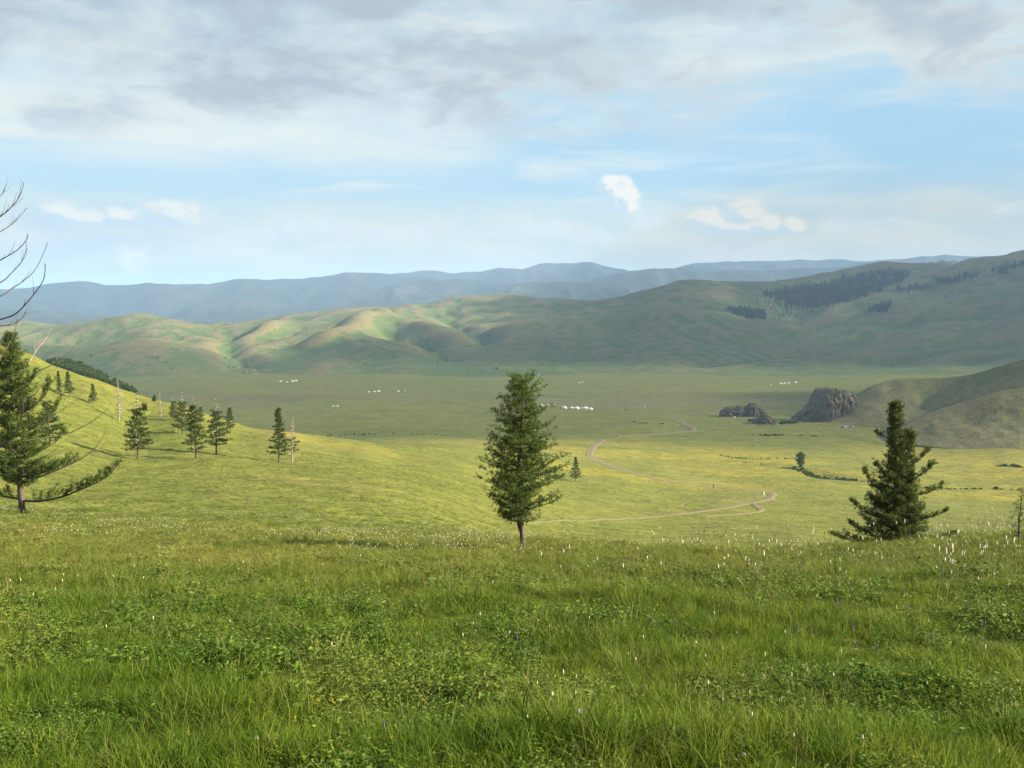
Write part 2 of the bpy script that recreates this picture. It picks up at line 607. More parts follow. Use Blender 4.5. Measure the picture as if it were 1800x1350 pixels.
def gz(x, y):                                  # height of the ground sheet as meshed (bilinear)
    x = np.atleast_1d(np.asarray(x, float))
    y = np.atleast_1d(np.asarray(y, float))
    a = x / (AX * (np.maximum(y, 0) + 30))
    i = np.clip(np.searchsorted(gY, y) - 1, 0, len(gY) - 2)
    j = np.clip(np.searchsorted(gA, a) - 1, 0, NC - 2)
    u = np.clip((y - gY[i]) / (gY[i + 1] - gY[i]), 0, 1)
    v = np.clip((a - gA[j]) / (gA[j + 1] - gA[j]), 0, 1)
    return (gZZ[i, j] * (1 - u) * (1 - v) + gZZ[i + 1, j] * u * (1 - v) + gZZ[i, j + 1] * (1 - u) * v + gZZ[i + 1, j + 1] * u * v)


# ------------------------------------------------------------------ the hill range across the valley
hp, hv = [], []


def HP(pts):
    for p in pts:
        px, py, Y = p
        a = (px - 900) / F0
        hp.append((a * 5.0, math.log(Y) * 3.0))
        hv.append(e_of(py))


HP([(px, py, 1500) for px, py in ((-500, 730), (-100, 730), (300, 735), (700, 735), (1100, 735), (1500, 735), (1900, 735), (2400, 735))])
HP([(-400, 672, 1900), (-100, 672, 1900), (60, 676, 1880), (200, 674, 1880), (350, 676, 1880), (430, 662, 2100), (520, 664, 2000), (700, 664, 2000), (900, 661, 2000), (1100, 661, 2000),
    (1300, 659, 2030), (1500, 657, 2060), (1700, 655, 2060), (1900, 655, 2050), (2300, 655, 2050)])
# left front hill
HP([(-200, 600, 2300), (0, 612, 2300), (110, 613, 2300), (170, 610, 2350), (235, 599, 2400), (290, 607, 2350), (340, 622, 2300), (390, 640, 2200), (150, 645, 2100), (235, 640, 2100), (300, 650, 2050),
    (50, 645, 2100), (-200, 640, 2080)])
HP([(170, 620, 2750), (235, 612, 2750), (60, 622, 2700), (310, 608, 2750)])
# left back hill
HP([(-300, 575, 3300), (0, 577, 3300), (60, 573, 3300), (110, 577, 3300), (160, 571, 3250), (200, 564, 3200), (250, 560, 3200), (290, 563, 3200), (330, 572, 3150), (385, 582, 3100), (200, 592, 2950),
    (100, 597, 2950), (290, 590, 2900), (345, 598, 2850)])
# gully between
HP([(430, 651, 2130), (425, 640, 2250), (420, 626, 2450), (402, 609, 2750), (400, 597, 3000), (392, 583, 3400), (395, 572, 3800)])
# middle spurs
HP([(470, 642, 2250), (411, 606, 2830), (455, 589, 3050), (503, 572, 3300), (540, 566, 3500), (470, 612, 2750), (540, 600, 2800), (520, 625, 2450), (442, 645, 2220), (552, 611, 2480), (610, 594, 2620),
    (640, 570, 3000), (680, 552, 3350), (560, 552, 3900), (620, 548, 3900), (660, 548, 3800), (590, 570, 3250), (580, 582, 3000)])
HP([(700, 600, 2550), (780, 616, 2430), (830, 629, 2280), (625, 625, 2280), (700, 640, 2140), (560, 645, 2120), (785, 632, 2300), (760, 615, 2720), (732, 606, 2850), (690, 592, 3000)])
HP([(702, 569, 3300), (747, 579, 3100), (793, 591, 2900), (839, 607, 2650), (860, 613, 2560), (851, 598, 3000), (824, 583, 3300), (787, 567, 3600), (730, 545, 3900), (740, 539, 4100), (800, 529, 4200),
    (770, 552, 3850), (840, 552, 3800)])
HP([(850, 524, 4300), (890, 521, 4300), (920, 525, 4300), (950, 530, 4300), (1010, 531, 4300), (1080, 531, 4250), (900, 545, 3900), (960, 560, 3500), (900, 582, 3050), (1000, 583, 2950), (1040, 555, 3500)])
# smooth apron
HP([(640, 655, 2080), (780, 636, 2220), (900, 620, 2420), (1000, 601, 2700), (1100, 585, 2900), (900, 645, 2120), (1000, 630, 2300), (1100, 612, 2480), (1100, 642, 2170), (1200, 622, 2350)])
# right dome
HP([(1110, 523, 4100), (1140, 514, 4000), (1180, 503, 3900), (1225, 496, 3800), (1260, 502, 3800), (1300, 511, 3900), (1340, 510, 4000), (1400, 500, 4300), (1450, 490, 4500), (1500, 477, 4700),
    (1545, 469, 4800), (1590, 473, 4800), (1640, 475, 4600), (1700, 463, 4400), (1740, 457, 4250), (1780, 452, 4150), (1900, 445, 4000), (2050, 440, 3900), (2400, 440, 3900)])
HP([(1225, 528, 3400), (1220, 547, 3050), (1140, 560, 2950), (1300, 566, 2950), (1220, 585, 2700)])
HP([(1400, 550, 3650), (1350, 565, 3300), (1460, 530, 3950), (1400, 530, 3900), (1530, 505, 4300), (1300, 598, 2750), (1400, 578, 3200), (1200, 607, 2550)])
HP([(1570, 518, 3900), (1480, 545, 3500), (1400, 573, 3120), (1250, 608, 2620), (1640, 530, 3650), (1530, 562, 3250), (1450, 590, 2850)])
HP([(1800, 497, 3600), (1650, 542, 3200), (1550, 573, 2900), (1480, 607, 2520), (1400, 633, 2300), (1720, 555, 3150), (1640, 585, 2800), (1560, 615, 2480)])
HP([(1830, 550, 2900), (1650, 608, 2500), (1560, 637, 2260), (1750, 630, 2300), (1900, 600, 2500), (1350, 645, 2180)])
HP([(2300, 560, 2900), (2300, 620, 2300)])
# behind the crests
for px, Y, z in ((-300, 4600, -250), (0, 4600, -250), (250, 4500, -250), (395, 4600, -200), (600, 5000, -190), (740, 5300, -190), (890, 5600, -200), (1080, 5600, -200), (1225, 5300, -180),
                 (1400, 5800, -160), (1545, 6300, -100), (1700, 6000, -60), (1900, 5600, -60), (2300, 5600, -60)):
    hp.append(((px - 900) / F0 * 5, math.log(Y) * 3))
    hv.append(z / Y)
for px in (-300, 300, 900, 1500, 2200):
    hp.append(((px - 900) / F0 * 5, math.log(8500) * 3))
    hv.append(-600 / 8500)
h_rbf = RBF(hp, hv, 3e-5)
h_lines = [   # (plan polyline, depth (minus = rise), width)
    ([pxy(430, 655, 2080), pxy(425, 640, 2250), pxy(420, 626, 2450), pxy(402, 609, 2750), pxy(400, 597, 3000)], 14, 45),
    ([pxy(787, 632, 2280), pxy(760, 615, 2720), pxy(732, 606, 2850), pxy(690, 592, 3000)], 12, 45),
    ([pxy(900, 606, 2600), pxy(855, 610, 2650), pxy(851, 598, 3000), pxy(824, 583, 3300), pxy(787, 567, 3600)], 14, 45),
    ([pxy(411, 606, 2830), pxy(455, 589, 3050), pxy(503, 572, 3300)], -16, 50),
    ([pxy(552, 611, 2480), pxy(610, 592, 2640), pxy(640, 570, 3000), pxy(680, 552, 3350)], -16, 60),
    ([pxy(702, 569, 3300), pxy(747, 579, 3100), pxy(793, 591, 2900), pxy(839, 607, 2650)], -12, 60),
    ([pxy(1660, 505, 4000), pxy(1570, 540, 3600), pxy(1450, 572, 3180), pxy(1300, 605, 2680)], 16, 70),
    ([pxy(1700, 530, 3450), pxy(1600, 575, 3000), pxy(1500, 600, 2650), pxy(1400, 628, 2350)], 18, 70),
    ([pxy(1850, 530, 3100), pxy(1720, 575, 2850), pxy(1630, 612, 2500), pxy(1540, 640, 2260)], 20, 70),
    ([pxy(1850, 580, 2650), pxy(1760, 610, 2450), pxy(1700, 640, 2230)], 14, 60),
    ([pxy(1570, 518, 3900), pxy(1480, 545, 3500), pxy(1400, 573, 3120), pxy(1250, 608, 2620)], -10, 70),
    ([pxy(1230, 640, 2150), pxy(1380, 628, 2350), pxy(1480, 612, 2500)], 7, 35),
    ([pxy(1010, 640, 2250), pxy(1080, 632, 2350), pxy(1140, 622, 2420)], 7, 35),
]
hY = np.exp(np.linspace(math.log(1560), math.log(7600), 380))
hNC = 560
hA = np.linspace(-0.72, 0.72, hNC)
hYY = np.repeat(hY[:, None], hNC, 1)
hXX = hA[None, :] * hYY
hZ = h_rbf(np.stack([hXX / hYY * 5.0, np.log(hYY) * 3.0], -1).reshape(-1, 2)).reshape(hYY.shape) * hYY
amp = sstep(hYY, 1950, 2700)
wx = hXX + 140 * fbm(hXX / 600, hYY / 600, 2, 41)
wy = hYY + 140 * fbm(hXX / 600, hYY / 600, 2, 43)
# spurs that run from the right-hand crests down towards the lower left
c_, s_ = math.cos(math.radians(32)), math.sin(math.radians(32))
ua, va = wx * c_ + wy * s_, -wx * s_ + wy * c_
rightness = sstep(hXX / hYY, 0.08, 0.35)
hZ += amp * (rightness * 18 * ridged(ua / 1500, va / 330, 3, 51) + (1 - rightness) * 9 * ridged(wx / 420, wy / 620, 3, 52) + 6 * fbm(hXX / 170, hYY / 170, 4, 53))
for poly, dep, wid in h_lines:
    d, al = seg_dist(wx - 140 * fbm(hXX / 600, hYY / 600, 2, 41) * 0.75, wy - 140 * fbm(hXX / 600, hYY / 600, 2, 43) * 0.75, poly)
    hZ -= 1.5 * dep * np.exp(-(d / (0.85 * wid)) ** 2) * (1 - 0.5 * np.abs(2 * al - 1) ** 4)
# running water: cut small valleys where the slopes gather it
hA_ = np.ones(hZ.size)
zf = (hZ + 0.6 * fbm(hXX / 45, hYY / 45, 2, 58)).ravel()
nr_, nc_ = hZ.shape
zp = np.pad(zf.reshape(nr_, nc_), 1, constant_values=1e9)
nb_ = np.stack([zp[1 + i:1 + i + nr_, 1 + j:1 + j + nc_] for i in (-1, 0, 1) for j in (-1, 0, 1) if (i, j) != (0, 0)])
off_ = np.array([i * nc_ + j for i in (-1, 0, 1) for j in (-1, 0, 1) if (i, j) != (0, 0)])
low_ = nb_.argmin(0).ravel()
down_ = np.where(nb_.min(0).ravel() < zf, np.arange(hZ.size) + off_[low_], -1).tolist()
acc_ = [1.0] * hZ.size
for q in np.argsort(-zf).tolist():
    d_ = down_[q]
    if d_ >= 0:
        acc_[d_] += acc_[q]
flow = np.log(np.array(acc_).reshape(nr_, nc_))
flow = np.clip((flow - 2.3) / 4.5, 0, 1)
for _ in range(2):
    flow[1:-1, 1:-1] = (flow[1:-1, 1:-1] * 4 + flow[:-2, 1:-1] + flow[2:, 1:-1] + flow[1:-1, :-2] + flow[1:-1, 2:]) / 8
hZ -= 11 * flow * sstep(hYY, 2000, 2350)
gyz, gxz = np.gradient(hZ)
lap = -(np.gradient(np.gradient(hZ, axis=0), axis=0) / (np.gradient(hYY, axis=0) ** 2) + np.gradient(np.gradient(hZ, axis=1), axis=1) / (np.gradient(hXX, axis=1) ** 2))
for _ in range(3):
    lap[1:-1, 1:-1] = (lap[1:-1, 1:-1] * 2 + lap[:-2, 1:-1] + lap[2:, 1:-1] + lap[1:-1, :-2] + lap[1:-1, 2:]) / 6
hdry = 0.35 + np.clip(lap * 900, -0.55, 0.6) + 0.25 * fbm(hXX / 500, hYY / 500, 3, 61)
hdry = hdry - 0.25 * sstep(hYY, 2400, 2050) - 0.6 * flow
hme = raw_mesh('hill', np.stack([hXX, hYY, hZ + EYE], -1).reshape(-1, 3), grid_faces(len(hY), hNC), n=4)
add_attr(hme, 'dry', hdry)
hill = link('hill', hme, mat=m_hill)
tag(hill, kind='structure')


# ------------------------------------------------------------------ single ridges: near hills and far mountains
def ridge(name, crest, foot, back, mat, n_amp, n_scale, seed, rows_front=40, rows_back=14, cols=320, prof=1.0, dry0=0.3, rdg=0.0, crest_amp=0.0):
    """crest / foot: (px, py, Y) lists; back: (dY, z below eye) behind the crest."""
    cr = np.array(crest, float)
    ft = np.array(foot, float)
    pxs = np.linspace(cr[0, 0], cr[-1, 0], cols)

    def pchip(xk, yk):
        h = np.diff(xk)
        dlt = np.diff(yk) / h
        m_ = np.zeros(len(xk))
        m_[1:-1] = np.where(dlt[1:] * dlt[:-1] > 0, 2 * dlt[1:] * dlt[:-1] / (dlt[1:] + dlt[:-1] + 1e-12), 0)
        m_[0], m_[-1] = dlt[0], dlt[-1]
        k = np.clip(np.searchsorted(xk, pxs) - 1, 0, len(h) - 1)
        t = (pxs - xk[k]) / h[k]
        return ((2 * t**3 - 3 * t**2 + 1) * yk[k] + (t**3 - 2 * t**2 + t) * h[k] * m_[k] + (-2 * t**3 + 3 * t**2) * yk[k + 1] + (t**3 - t**2) * h[k] * m_[k + 1])
    cpy, cY = pchip(cr[:, 0], cr[:, 1]), pchip(cr[:, 0], cr[:, 2])
    fpy, fY = np.interp(pxs, ft[:, 0], ft[:, 1]), np.interp(pxs, ft[:, 0], ft[:, 2])
    ec = np.array([e_of(p) for p in cpy])
    ef = np.array([e_of(p) for p in fpy])
    zc_, zf_ = ec * cY, ef * fY
    t = np.linspace(0, 1, rows_front)[:, None]
    Yf = fY[None] + (cY - fY)[None] * t
    s = t ** prof
    s = s * (1 - 0.35 * s) / 0.65 if prof <= 1 else s
    Zf = zf_[None] + (zc_ - zf_)[None] * s
    tb = np.linspace(0, 1, rows_back + 1)[1:, None]
    Yb = cY[None] + back[0] * tb
    Zb = zc_[None] + (back[1] - zc_)[None] * (tb ** 1.4)
    YY = np.concatenate([Yf, Yb])
    ZZ = np.concatenate([Zf, Zb])
    XX = ((pxs - 900) / F0)[None] * YY
    damp = np.concatenate([np.sin(np.pi * t * 0.93) ** 0.8 * np.ones_like(Yf), np.full_like(Yb, 0.25)])
    r = (1 - rdg) * fbm(XX / n_scale, YY / n_scale * 0.6, 4, seed) + rdg * (ridged(XX / n_scale, YY / n_scale * 0.35, 4, seed) - 0.5)
    ZZ = ZZ + n_amp * r * np.clip(damp, 0.0, 1)
    if crest_amp:
        ZZ = ZZ + crest_amp * fbm(XX / (n_scale * 0.3), YY / (n_scale * 0.3), 3, seed + 5) * np.exp(-((YY - cY[None]) / (0.25 * (cY - fY)[None])) ** 2)
    me = raw_mesh(name, np.stack([XX, YY, ZZ + EYE], -1).reshape(-1, 3), grid_faces(len(YY), cols), n=4)
    add_attr(me, 'dry', dry0 + 0.3 * r * damp)
    o = link(name, me, mat=mat)
    return o


# hills standing close on the right
near_hill = ridge('hill', [(1395, 742, 930), (1440, 738, 935), (1480, 716, 940), (1500, 700, 950), (1530, 681, 955), (1560, 669, 955), (1600, 663, 950), (1650, 664, 940), (1700, 659, 920), (1750, 646, 900),
                           (1800, 632, 880), (1900, 608, 860), (2200, 560, 850)],
                  [(1395, 752, 880), (1480, 754, 870), (1600, 758, 840), (1700, 770, 800), (1900, 780, 760), (2200, 790, 740)], (260, -125), m_hill, 5.0, 90, 71, prof=1.2, dry0=0.78)
tag(near_hill, kind='structure')
near_hill2 = ridge('hill', [(1560, 768, 745), (1600, 745, 750), (1640, 726, 755), (1670, 715, 755), (1700, 705, 755), (1750, 691, 750), (1800, 683, 745), (1900, 668, 740), (2200, 630, 730)],
                   [(1560, 776, 720), (1650, 786, 680), (1800, 796, 640), (2200, 810, 610)], (130, -110), m_hill, 3.0, 50, 77, prof=1.2, dry0=0.95)
tag(near_hill2, kind='structure')
# dark brushy spur behind the left hillside
spur = ridge('hill', [(20, 668, 620), (70, 640, 620), (105, 634, 620), (135, 640, 620), (160, 650, 615), (180, 661, 610), (200, 671, 600), (225, 684, 590), (260, 706, 580), (300, 730, 570)],
             [(20, 740, 520), (300, 770, 520)], (160, -110), m_hill, 3.0, 40, 81, cols=140, dry0=0.1)
tag(spur, kind='structure')

# far mountains, nearest first
mts = [
    ([(-300, 560, 6900), (0, 546, 6900), (60, 545, 6900), (120, 550, 6900), (200, 556, 6800), (300, 563, 6600), (400, 568, 6500)], 578, 5900, 30, 600, 91),
    ([(300, 560, 8200), (340, 540, 8200), (380, 527, 8200), (410, 520, 8200), (450, 530, 8100), (520, 541, 7900), (560, 540, 7900), (610, 533, 8000), (650, 517, 8200), (700, 501, 8400), (750, 493, 8600),
      (790, 491, 8600), (840, 494, 8600), (900, 500, 8400), (950, 497, 8400), (1000, 495, 8400), (1070, 504, 8200), (1130, 512, 8000), (1250, 530, 7900)], 573, 6900, 50, 900, 92),
    ([(-300, 520, 9000), (0, 513, 9000), (60, 506, 9000), (110, 497, 9000), (150, 495, 9000), (190, 501, 9000), (245, 499, 9050), (265, 497, 9050), (285, 500, 9050), (370, 500, 9200), (435, 491, 9200),
      (500, 492, 9200), (560, 489, 9300), (620, 482, 9400), (655, 480, 9400), (710, 486, 9400), (800, 497, 9200), (900, 515, 9000)], 570, 7900, 70, 1400, 93),
    ([(960, 500, 9200), (1040, 490, 9400), (1110, 478, 9400), (1180, 474, 9400), (1250, 479, 9400), (1350, 476, 9400), (1450, 468, 9200), (1560, 462, 9000), (1650, 466, 9000), (1800, 470, 9000), (2200, 470, 9000)],
     560, 8200, 60, 1300, 94),
    ([(560, 500, 10600), (640, 486, 10600), (710, 483, 10600), (760, 478, 10600), (800, 482, 10600), (840, 480, 10600), (880, 473, 10600), (915, 475, 10600), (940, 469, 10600), (965, 467, 10600), (1000, 465, 10600),
      (1035, 462, 10600), (1060, 467, 10600), (1090, 474, 10600), (1130, 477, 10600), (1200, 480, 10600)], 560, 9600, 95, 1500, 95),
    ([(1100, 480, 11200), (1160, 472, 11200), (1210, 464, 11200), (1270, 462, 11200), (1330, 463, 11200), (1400, 458, 11200), (1450, 458, 11200), (1520, 461, 11000), (1570, 455, 10900), (1620, 449, 10800),
      (1660, 450, 10800), (1700, 453, 10800), (1780, 449, 10800), (1900, 446, 10800), (2300, 450, 10800)], 545, 10200, 90, 1600, 96),
]
for cr, fpy, fy, am, sc_, sd_ in mts:
    o = ridge('mountain', cr, [(cr[0][0], fpy, fy), (cr[-1][0], fpy, fy)], (1600, -300), m_mount, am * .9, sc_, sd_, cols=340, dry0=0.35, rdg=0.75, crest_amp=am * 0.2)
    tag(o, kind='structure')
o = ridge('mountain', [(1560, 480, 6900), (1590, 470, 6900), (1615, 463, 6900), (1640, 461, 6900), (1662, 460, 6900), (1672, 458, 6900), (1680, 461, 6900), (1700, 459, 6900), (1715, 456, 6900), (1728, 458, 6900), (1745, 466, 6900), (1800, 475, 6900)],
          [(1560, 530, 6100), (1800, 530, 6100)], (900, -150), m_mount, 40, 260, 97, cols=200, dry0=0.2, rdg=0.6, crest_amp=9)
tag(o, kind='structure')

# ------------------------------------------------------------------ haze over the whole valley
hz_me = bpy.data.meshes.new('haze')
x0, x1, y0, y1, z0, z1 = -47500, 47500, -60, 47000, -900.0, 540.0
hz_me.from_pydata([(x0, y0, z0), (x1, y0, z0), (x1, y1, z0), (x0, y1, z0), (x0, y0, z1), (x1, y0, z1), (x1, y1, z1), (x0, y1, z1)], [],
                  [(0, 3, 2, 1), (4, 5, 6, 7), (0, 1, 5, 4), (1, 2, 6, 5), (2, 3, 7, 6), (3, 0, 4, 7)])
hm = bpy.data.materials.new('haze_air')
hm.use_nodes = True
ht = NT(hm.node_tree)
ht.n.clear()
ho = ht.new('ShaderNodeOutputMaterial')
hv_ = ht.new('ShaderNodeVolumePrincipled')
hv_.inputs['Color'].default_value = (0.42, 0.64, 1.0, 1)
hv_.inputs['Density'].default_value = 7.2e-5
hv_.inputs['Density Attribute'].default_value = ''
hv_.inputs['Anisotropy'].default_value = 0.0
ht.l.new(hv_.outputs[0], ho.inputs['Volume'])
try:
    hm.cycles.homogeneous_volume = True
except Exception:
    pass
haze = link('haze', hz_me, mat=hm)
tag(haze, kind='stuff')

# ------------------------------------------------------------------ unseen cloud slabs on the sunward side, shaped to cast the valley shade
CLOUD_Z = 3000.0
m_cloud, t, b = material('cloud_white')
b.inputs['Base Color'].default_value = (0.86, 0.87, 0.90, 1)
b.inputs['Roughness'].default_value = 1.0
b.inputs['Specular IOR Level'].default_value = 0.0
tr = t.new('ShaderNodeBsdfTransparent')
mx = t.new('ShaderNodeMixShader')
t.l.new(t.m('MULTIPLY', t.step(t.new('ShaderNodeAttribute', attribute_name='body').outputs['Fac'], 0.0, 1.0), 0.31), mx.inputs[0])
t.l.new(tr.outputs[0], mx.inputs[1])
t.l.new(b.outputs[0], mx.inputs[2])
t.l.new(mx.outputs[0], t.n['Material Output'].inputs['Surface'])


m_cloud2 = m_cloud.copy()
m_cloud2.name = 'cloud_white_thick'
[n_ for n_ in m_cloud2.node_tree.nodes if n_.type == 'MATH'][0].inputs[1].default_value = 0.70


def shade_cloud_bank(shade, gx0, gx1, gy0, gy1, zg, mat, cell=55.0, zc_=CLOUD_Z, tk=1.0):
    gx, gy = np.meshgrid(np.arange(gx0, gx1, cell), np.arange(gy0, gy1, cell))
    m_ = shade(gx, gy)
    nr, nc = gx.shape
    k = (zc_ - zg) / math.tan(SUN_EL)
    X = gx + k * math.sin(SUN_AZ)
    Y = gy + k * math.cos(SUN_AZ)
    th = np.clip(m_, 0, 1) ** 0.5
    top = zc_ + 5 + tk * th * (150 + 70 * fbm(gx / 260, gy / 260, 4, 3))
    bot = zc_ - 5 - tk * th * (45 + 25 * fbm(gx / 200, gy / 200, 3, 4))
    f = grid_faces(nr, nc)
    keep = (m_.ravel()[f] > 0).all(1)
    ft, fb = f[keep], f[keep][:, ::-1] + nr * nc
    cnt = {}
    for q in f[keep]:
        for a_, b_ in ((q[0], q[1]), (q[1], q[2]), (q[2], q[3]), (q[3], q[0])):
            cnt[(a_, b_)] = 1
    rim = [(a_, b_) for (a_, b_) in cnt if (b_, a_) not in cnt]
    side = [(b_, a_, a_ + nr * nc, b_ + nr * nc) for a_, b_ in rim]
    V = np.concatenate([np.stack([X, Y, top], -1).reshape(-1, 3), np.stack([X, Y, bot], -1).reshape(-1, 3)])
    F = np.concatenate([ft, fb, np.array(side, int).reshape(-1, 4)])
    used = np.unique(F)
    mp = np.full(len(V), -1)
    mp[used] = np.arange(len(used))
    cme = raw_mesh('cloud', V[used], mp[F], n=4)
    add_attr(cme, 'body', np.tile(np.clip(m_, 0, 1).ravel(), 2)[used])
    o = link('cloud', cme, mat=mat)  # out of view, its outline set by the shade it casts
    return tag(o, kind='structure')


def shade_band(gx, gy):                        # over the valley floor and the foot of the hills
    near = 620 + 60 * perlin(gx / 420, gy / 300, 11) + 22 * fbm(gx / 90, gy / 90, 3, 12) + 60 * sstep(gx, 50, -250)
    far = np.where(gx < -200, 2430, 2430 + 0.55 * np.maximum(gx + 200, 0)) + 150 * perlin(gx / 500, gy / 500, 13) + 70 * fbm(gx / 150, gy / 150, 3, 14)
    return np.minimum((gy - near) / 120, (far - gy) / 160)


def shade_right(gx, gy):                       # over the right-hand slopes and the forest
    lim = 0.02 * gy + 180 * perlin(gx / 700, gy / 700, 15) + 80 * fbm(gx / 200, gy / 200, 3, 16)
    far = 5600 + 300 * perlin(gx / 700, gy / 700, 17)
    lo = 2050 - 0 * gx
    gap = fbm(gx / 600, gy / 500, 3, 18)
    return np.minimum(np.minimum((gx - lim) / 200, (gy - lo) / 150), np.minimum((far - gy) / 200, (0.75 - gap) * 2.5))


shade_cloud_bank(shade_band, -1900, 2600, 500, 4000, -130, m_cloud)
def shade_knoll(gx, gy):                       # extra unseen cloud, added to darken the rocky hills close on the right
    e_ = 60 * perlin(gx / 200, gy / 200, 19)
    return np.minimum(np.minimum((gx - 330 + e_) / 110, (gy - 655 + e_) / 70), (1500 - gy) / 150)


shade_cloud_bank(shade_knoll, 200, 1500, 560, 1600, -105, m_cloud2, 30.0, 2500.0, 0.2)
shade_cloud_bank(shade_right, -200, 3600, 1900, 6200, 0, m_cloud2)

# ------------------------------------------------------------------ ray hits: where a place seen in the photograph stands
_V = []
_T = []
_off = 0
for o in [x for x in COL.objects if x.type == 'MESH' and x.name.split('.')[0] in ('ground', 'hill')]:
    me = o.data
    v = np.empty(len(me.vertices) * 3, np.float32)
    me.vertices.foreach_get('co', v)
    q = np.empty(len(me.polygons) * 4, np.int32)
    me.loops.foreach_get('vertex_index', q)
    _V.append(v.reshape(-1, 3))
    q = q.reshape(-1, 4) + _off
    _T.append(q)
    _off += len(me.vertices)
_V = np.concatenate(_V)
_T = np.concatenate(_T)
BVH = BVHTree.FromPolygons(_V.tolist(), _T.tolist(), all_triangles=False)


def ray(px, py):
    v = H0 / 2 - py
    return Vector((px - W0 / 2, F0 * CT + v * ST, -F0 * ST + v * CT)).normalized()


def hit(px, py):
    p, n, i, d = BVH.ray_cast(Vector((0, 0, EYE)), ray(px, py), 60000)
    if p is None:
        raise RuntimeError('no ground at %s %s' % (px, py))
    return p


def at(px, py, Y):                             # the point on that sight line at depth Y
    r = ray(px, py)
    return Vector((0, 0, EYE)) + r * (Y / r.y)


def drop(x, y):                                # height of the land under (x, y)
    p, n, i, d = BVH.ray_cast(Vector((x, y, 4000)), Vector((0, 0, -1)), 9000)
    return p.z if p is not None else 0.0


# ------------------------------------------------------------------ trees
def bark_mat(name, c1, c2):
    m, t, b = material(name)
    P = pos_node(t)
    n = t.noise(t.vmul(P, (6, 6, 1.2)), 3.0, 5, 0.65)
    t.l.new(t.mix(t.step(n, 0.35, 0.65), c1, c2), b.inputs['Base Color'])
    bump(t, b, n, 0.6, 0.03)
    return m


def leaf_mat(name, c1, c2, c3, trans=0.35):
    m, t, b = material(name)
    P = pos_node(t)
    n = t.noise(P, 1.3, 3, 0.6)
    ri = t.new('ShaderNodeNewGeometry').outputs['Random Per Island']
    c = t.mix(t.step(t.m('ADD', t.m('MULTIPLY', n, 0.6), t.m('MULTIPLY', ri, 0.4)), 0.25, 0.75), c1, c2)
    c = t.mix(t.m('MULTIPLY', t.step(ri, 0.86, 0.95), 0.6), c, c3)
    t.l.new(c, b.inputs['Base Color'])
    b.inputs['Roughness'].default_value = 0.6
    tl = t.new('ShaderNodeBsdfTranslucent')
    t.l.new(c, tl.inputs['Color'])
    mx = t.new('ShaderNodeMixShader')
    mx.inputs[0].default_value = trans
    t.l.new(b.outputs[0], mx.inputs[1])
    t.l.new(tl.outputs[0], mx.inputs[2])
    t.l.new(mx.outputs[0], t.n['Material Output'].inputs['Surface'])
    return m


m_bark = bark_mat('larch_bark', (0.060, 0.046, 0.036), (0.125, 0.100, 0.082))
m_bark_dark = bark_mat('twig_bark', (0.055, 0.042, 0.034), (0.11, 0.085, 0.068))
m_dead = bark_mat('weathered_dead_wood', (0.20, 0.165, 0.135), (0.34, 0.29, 0.25))
m_needle = leaf_mat('larch_needles', (0.050, 0.086, 0.015), (0.096, 0.142, 0.026), (0.14, 0.17, 0.035))
m_needle_dark = leaf_mat('dark_larch_needles', (0.044, 0.068, 0.014), (0.082, 0.112, 0.024), (0.11, 0.12, 0.035))


def tube(V, F, pts, rad, n=6):
    """append an open tapered tube through pts to lists of vertices and quads"""
    base = sum(len(v) for v in V)
    pts = [Vector(p) for p in pts]
    ref = Vector((0.31, 0.17, 0.93)).normalized()
    ring = []
    for i, p in enumerate(pts):
        d = (pts[min(i + 1, len(pts) - 1)] - pts[max(i - 1, 0)])
        d = d.normalized() if d.length > 1e-9 else Vector((0, 0, 1))
        u = d.cross(ref)
        u = u.normalized() if u.length > 1e-4 else Vector((1, 0, 0))
        w = d.cross(u)
        for k in range(n):
            a = 2 * math.pi * k / n
            ring.append(p + (u * math.cos(a) + w * math.sin(a)) * rad[i])
    V.append(np.array([tuple(v) for v in ring]))
    for i in range(len(pts) - 1):
        for k in range(n):
            k2 = (k + 1) % n
            F.append((base + i * n + k, base + i * n + k2, base + (i + 1) * n + k2, base + (i + 1) * n + k))


def spline(pts, n):
    P = np.array([tuple(p) for p in pts], float)
    if len(P) < 3:
        return [Vector(P[0] + (P[-1] - P[0]) * k / (n - 1)) for k in range(n)]
    out = []
    m_ = len(P) - 1
    for k in range(n):
        s = k / (n - 1) * m_
        i = min(int(s), m_ - 1)
        u = s - i
        p0, p1, p2, p3 = P[max(i - 1, 0)], P[i], P[i + 1], P[min(i + 2, m_)]
        out.append(Vector(0.5 * ((2 * p1) + (-p0 + p2) * u + (2 * p0 - 5 * p1 + 4 * p2 - p3) * u * u + (-p0 + 3 * p1 - 3 * p2 + p3) * u ** 3)))
    return out


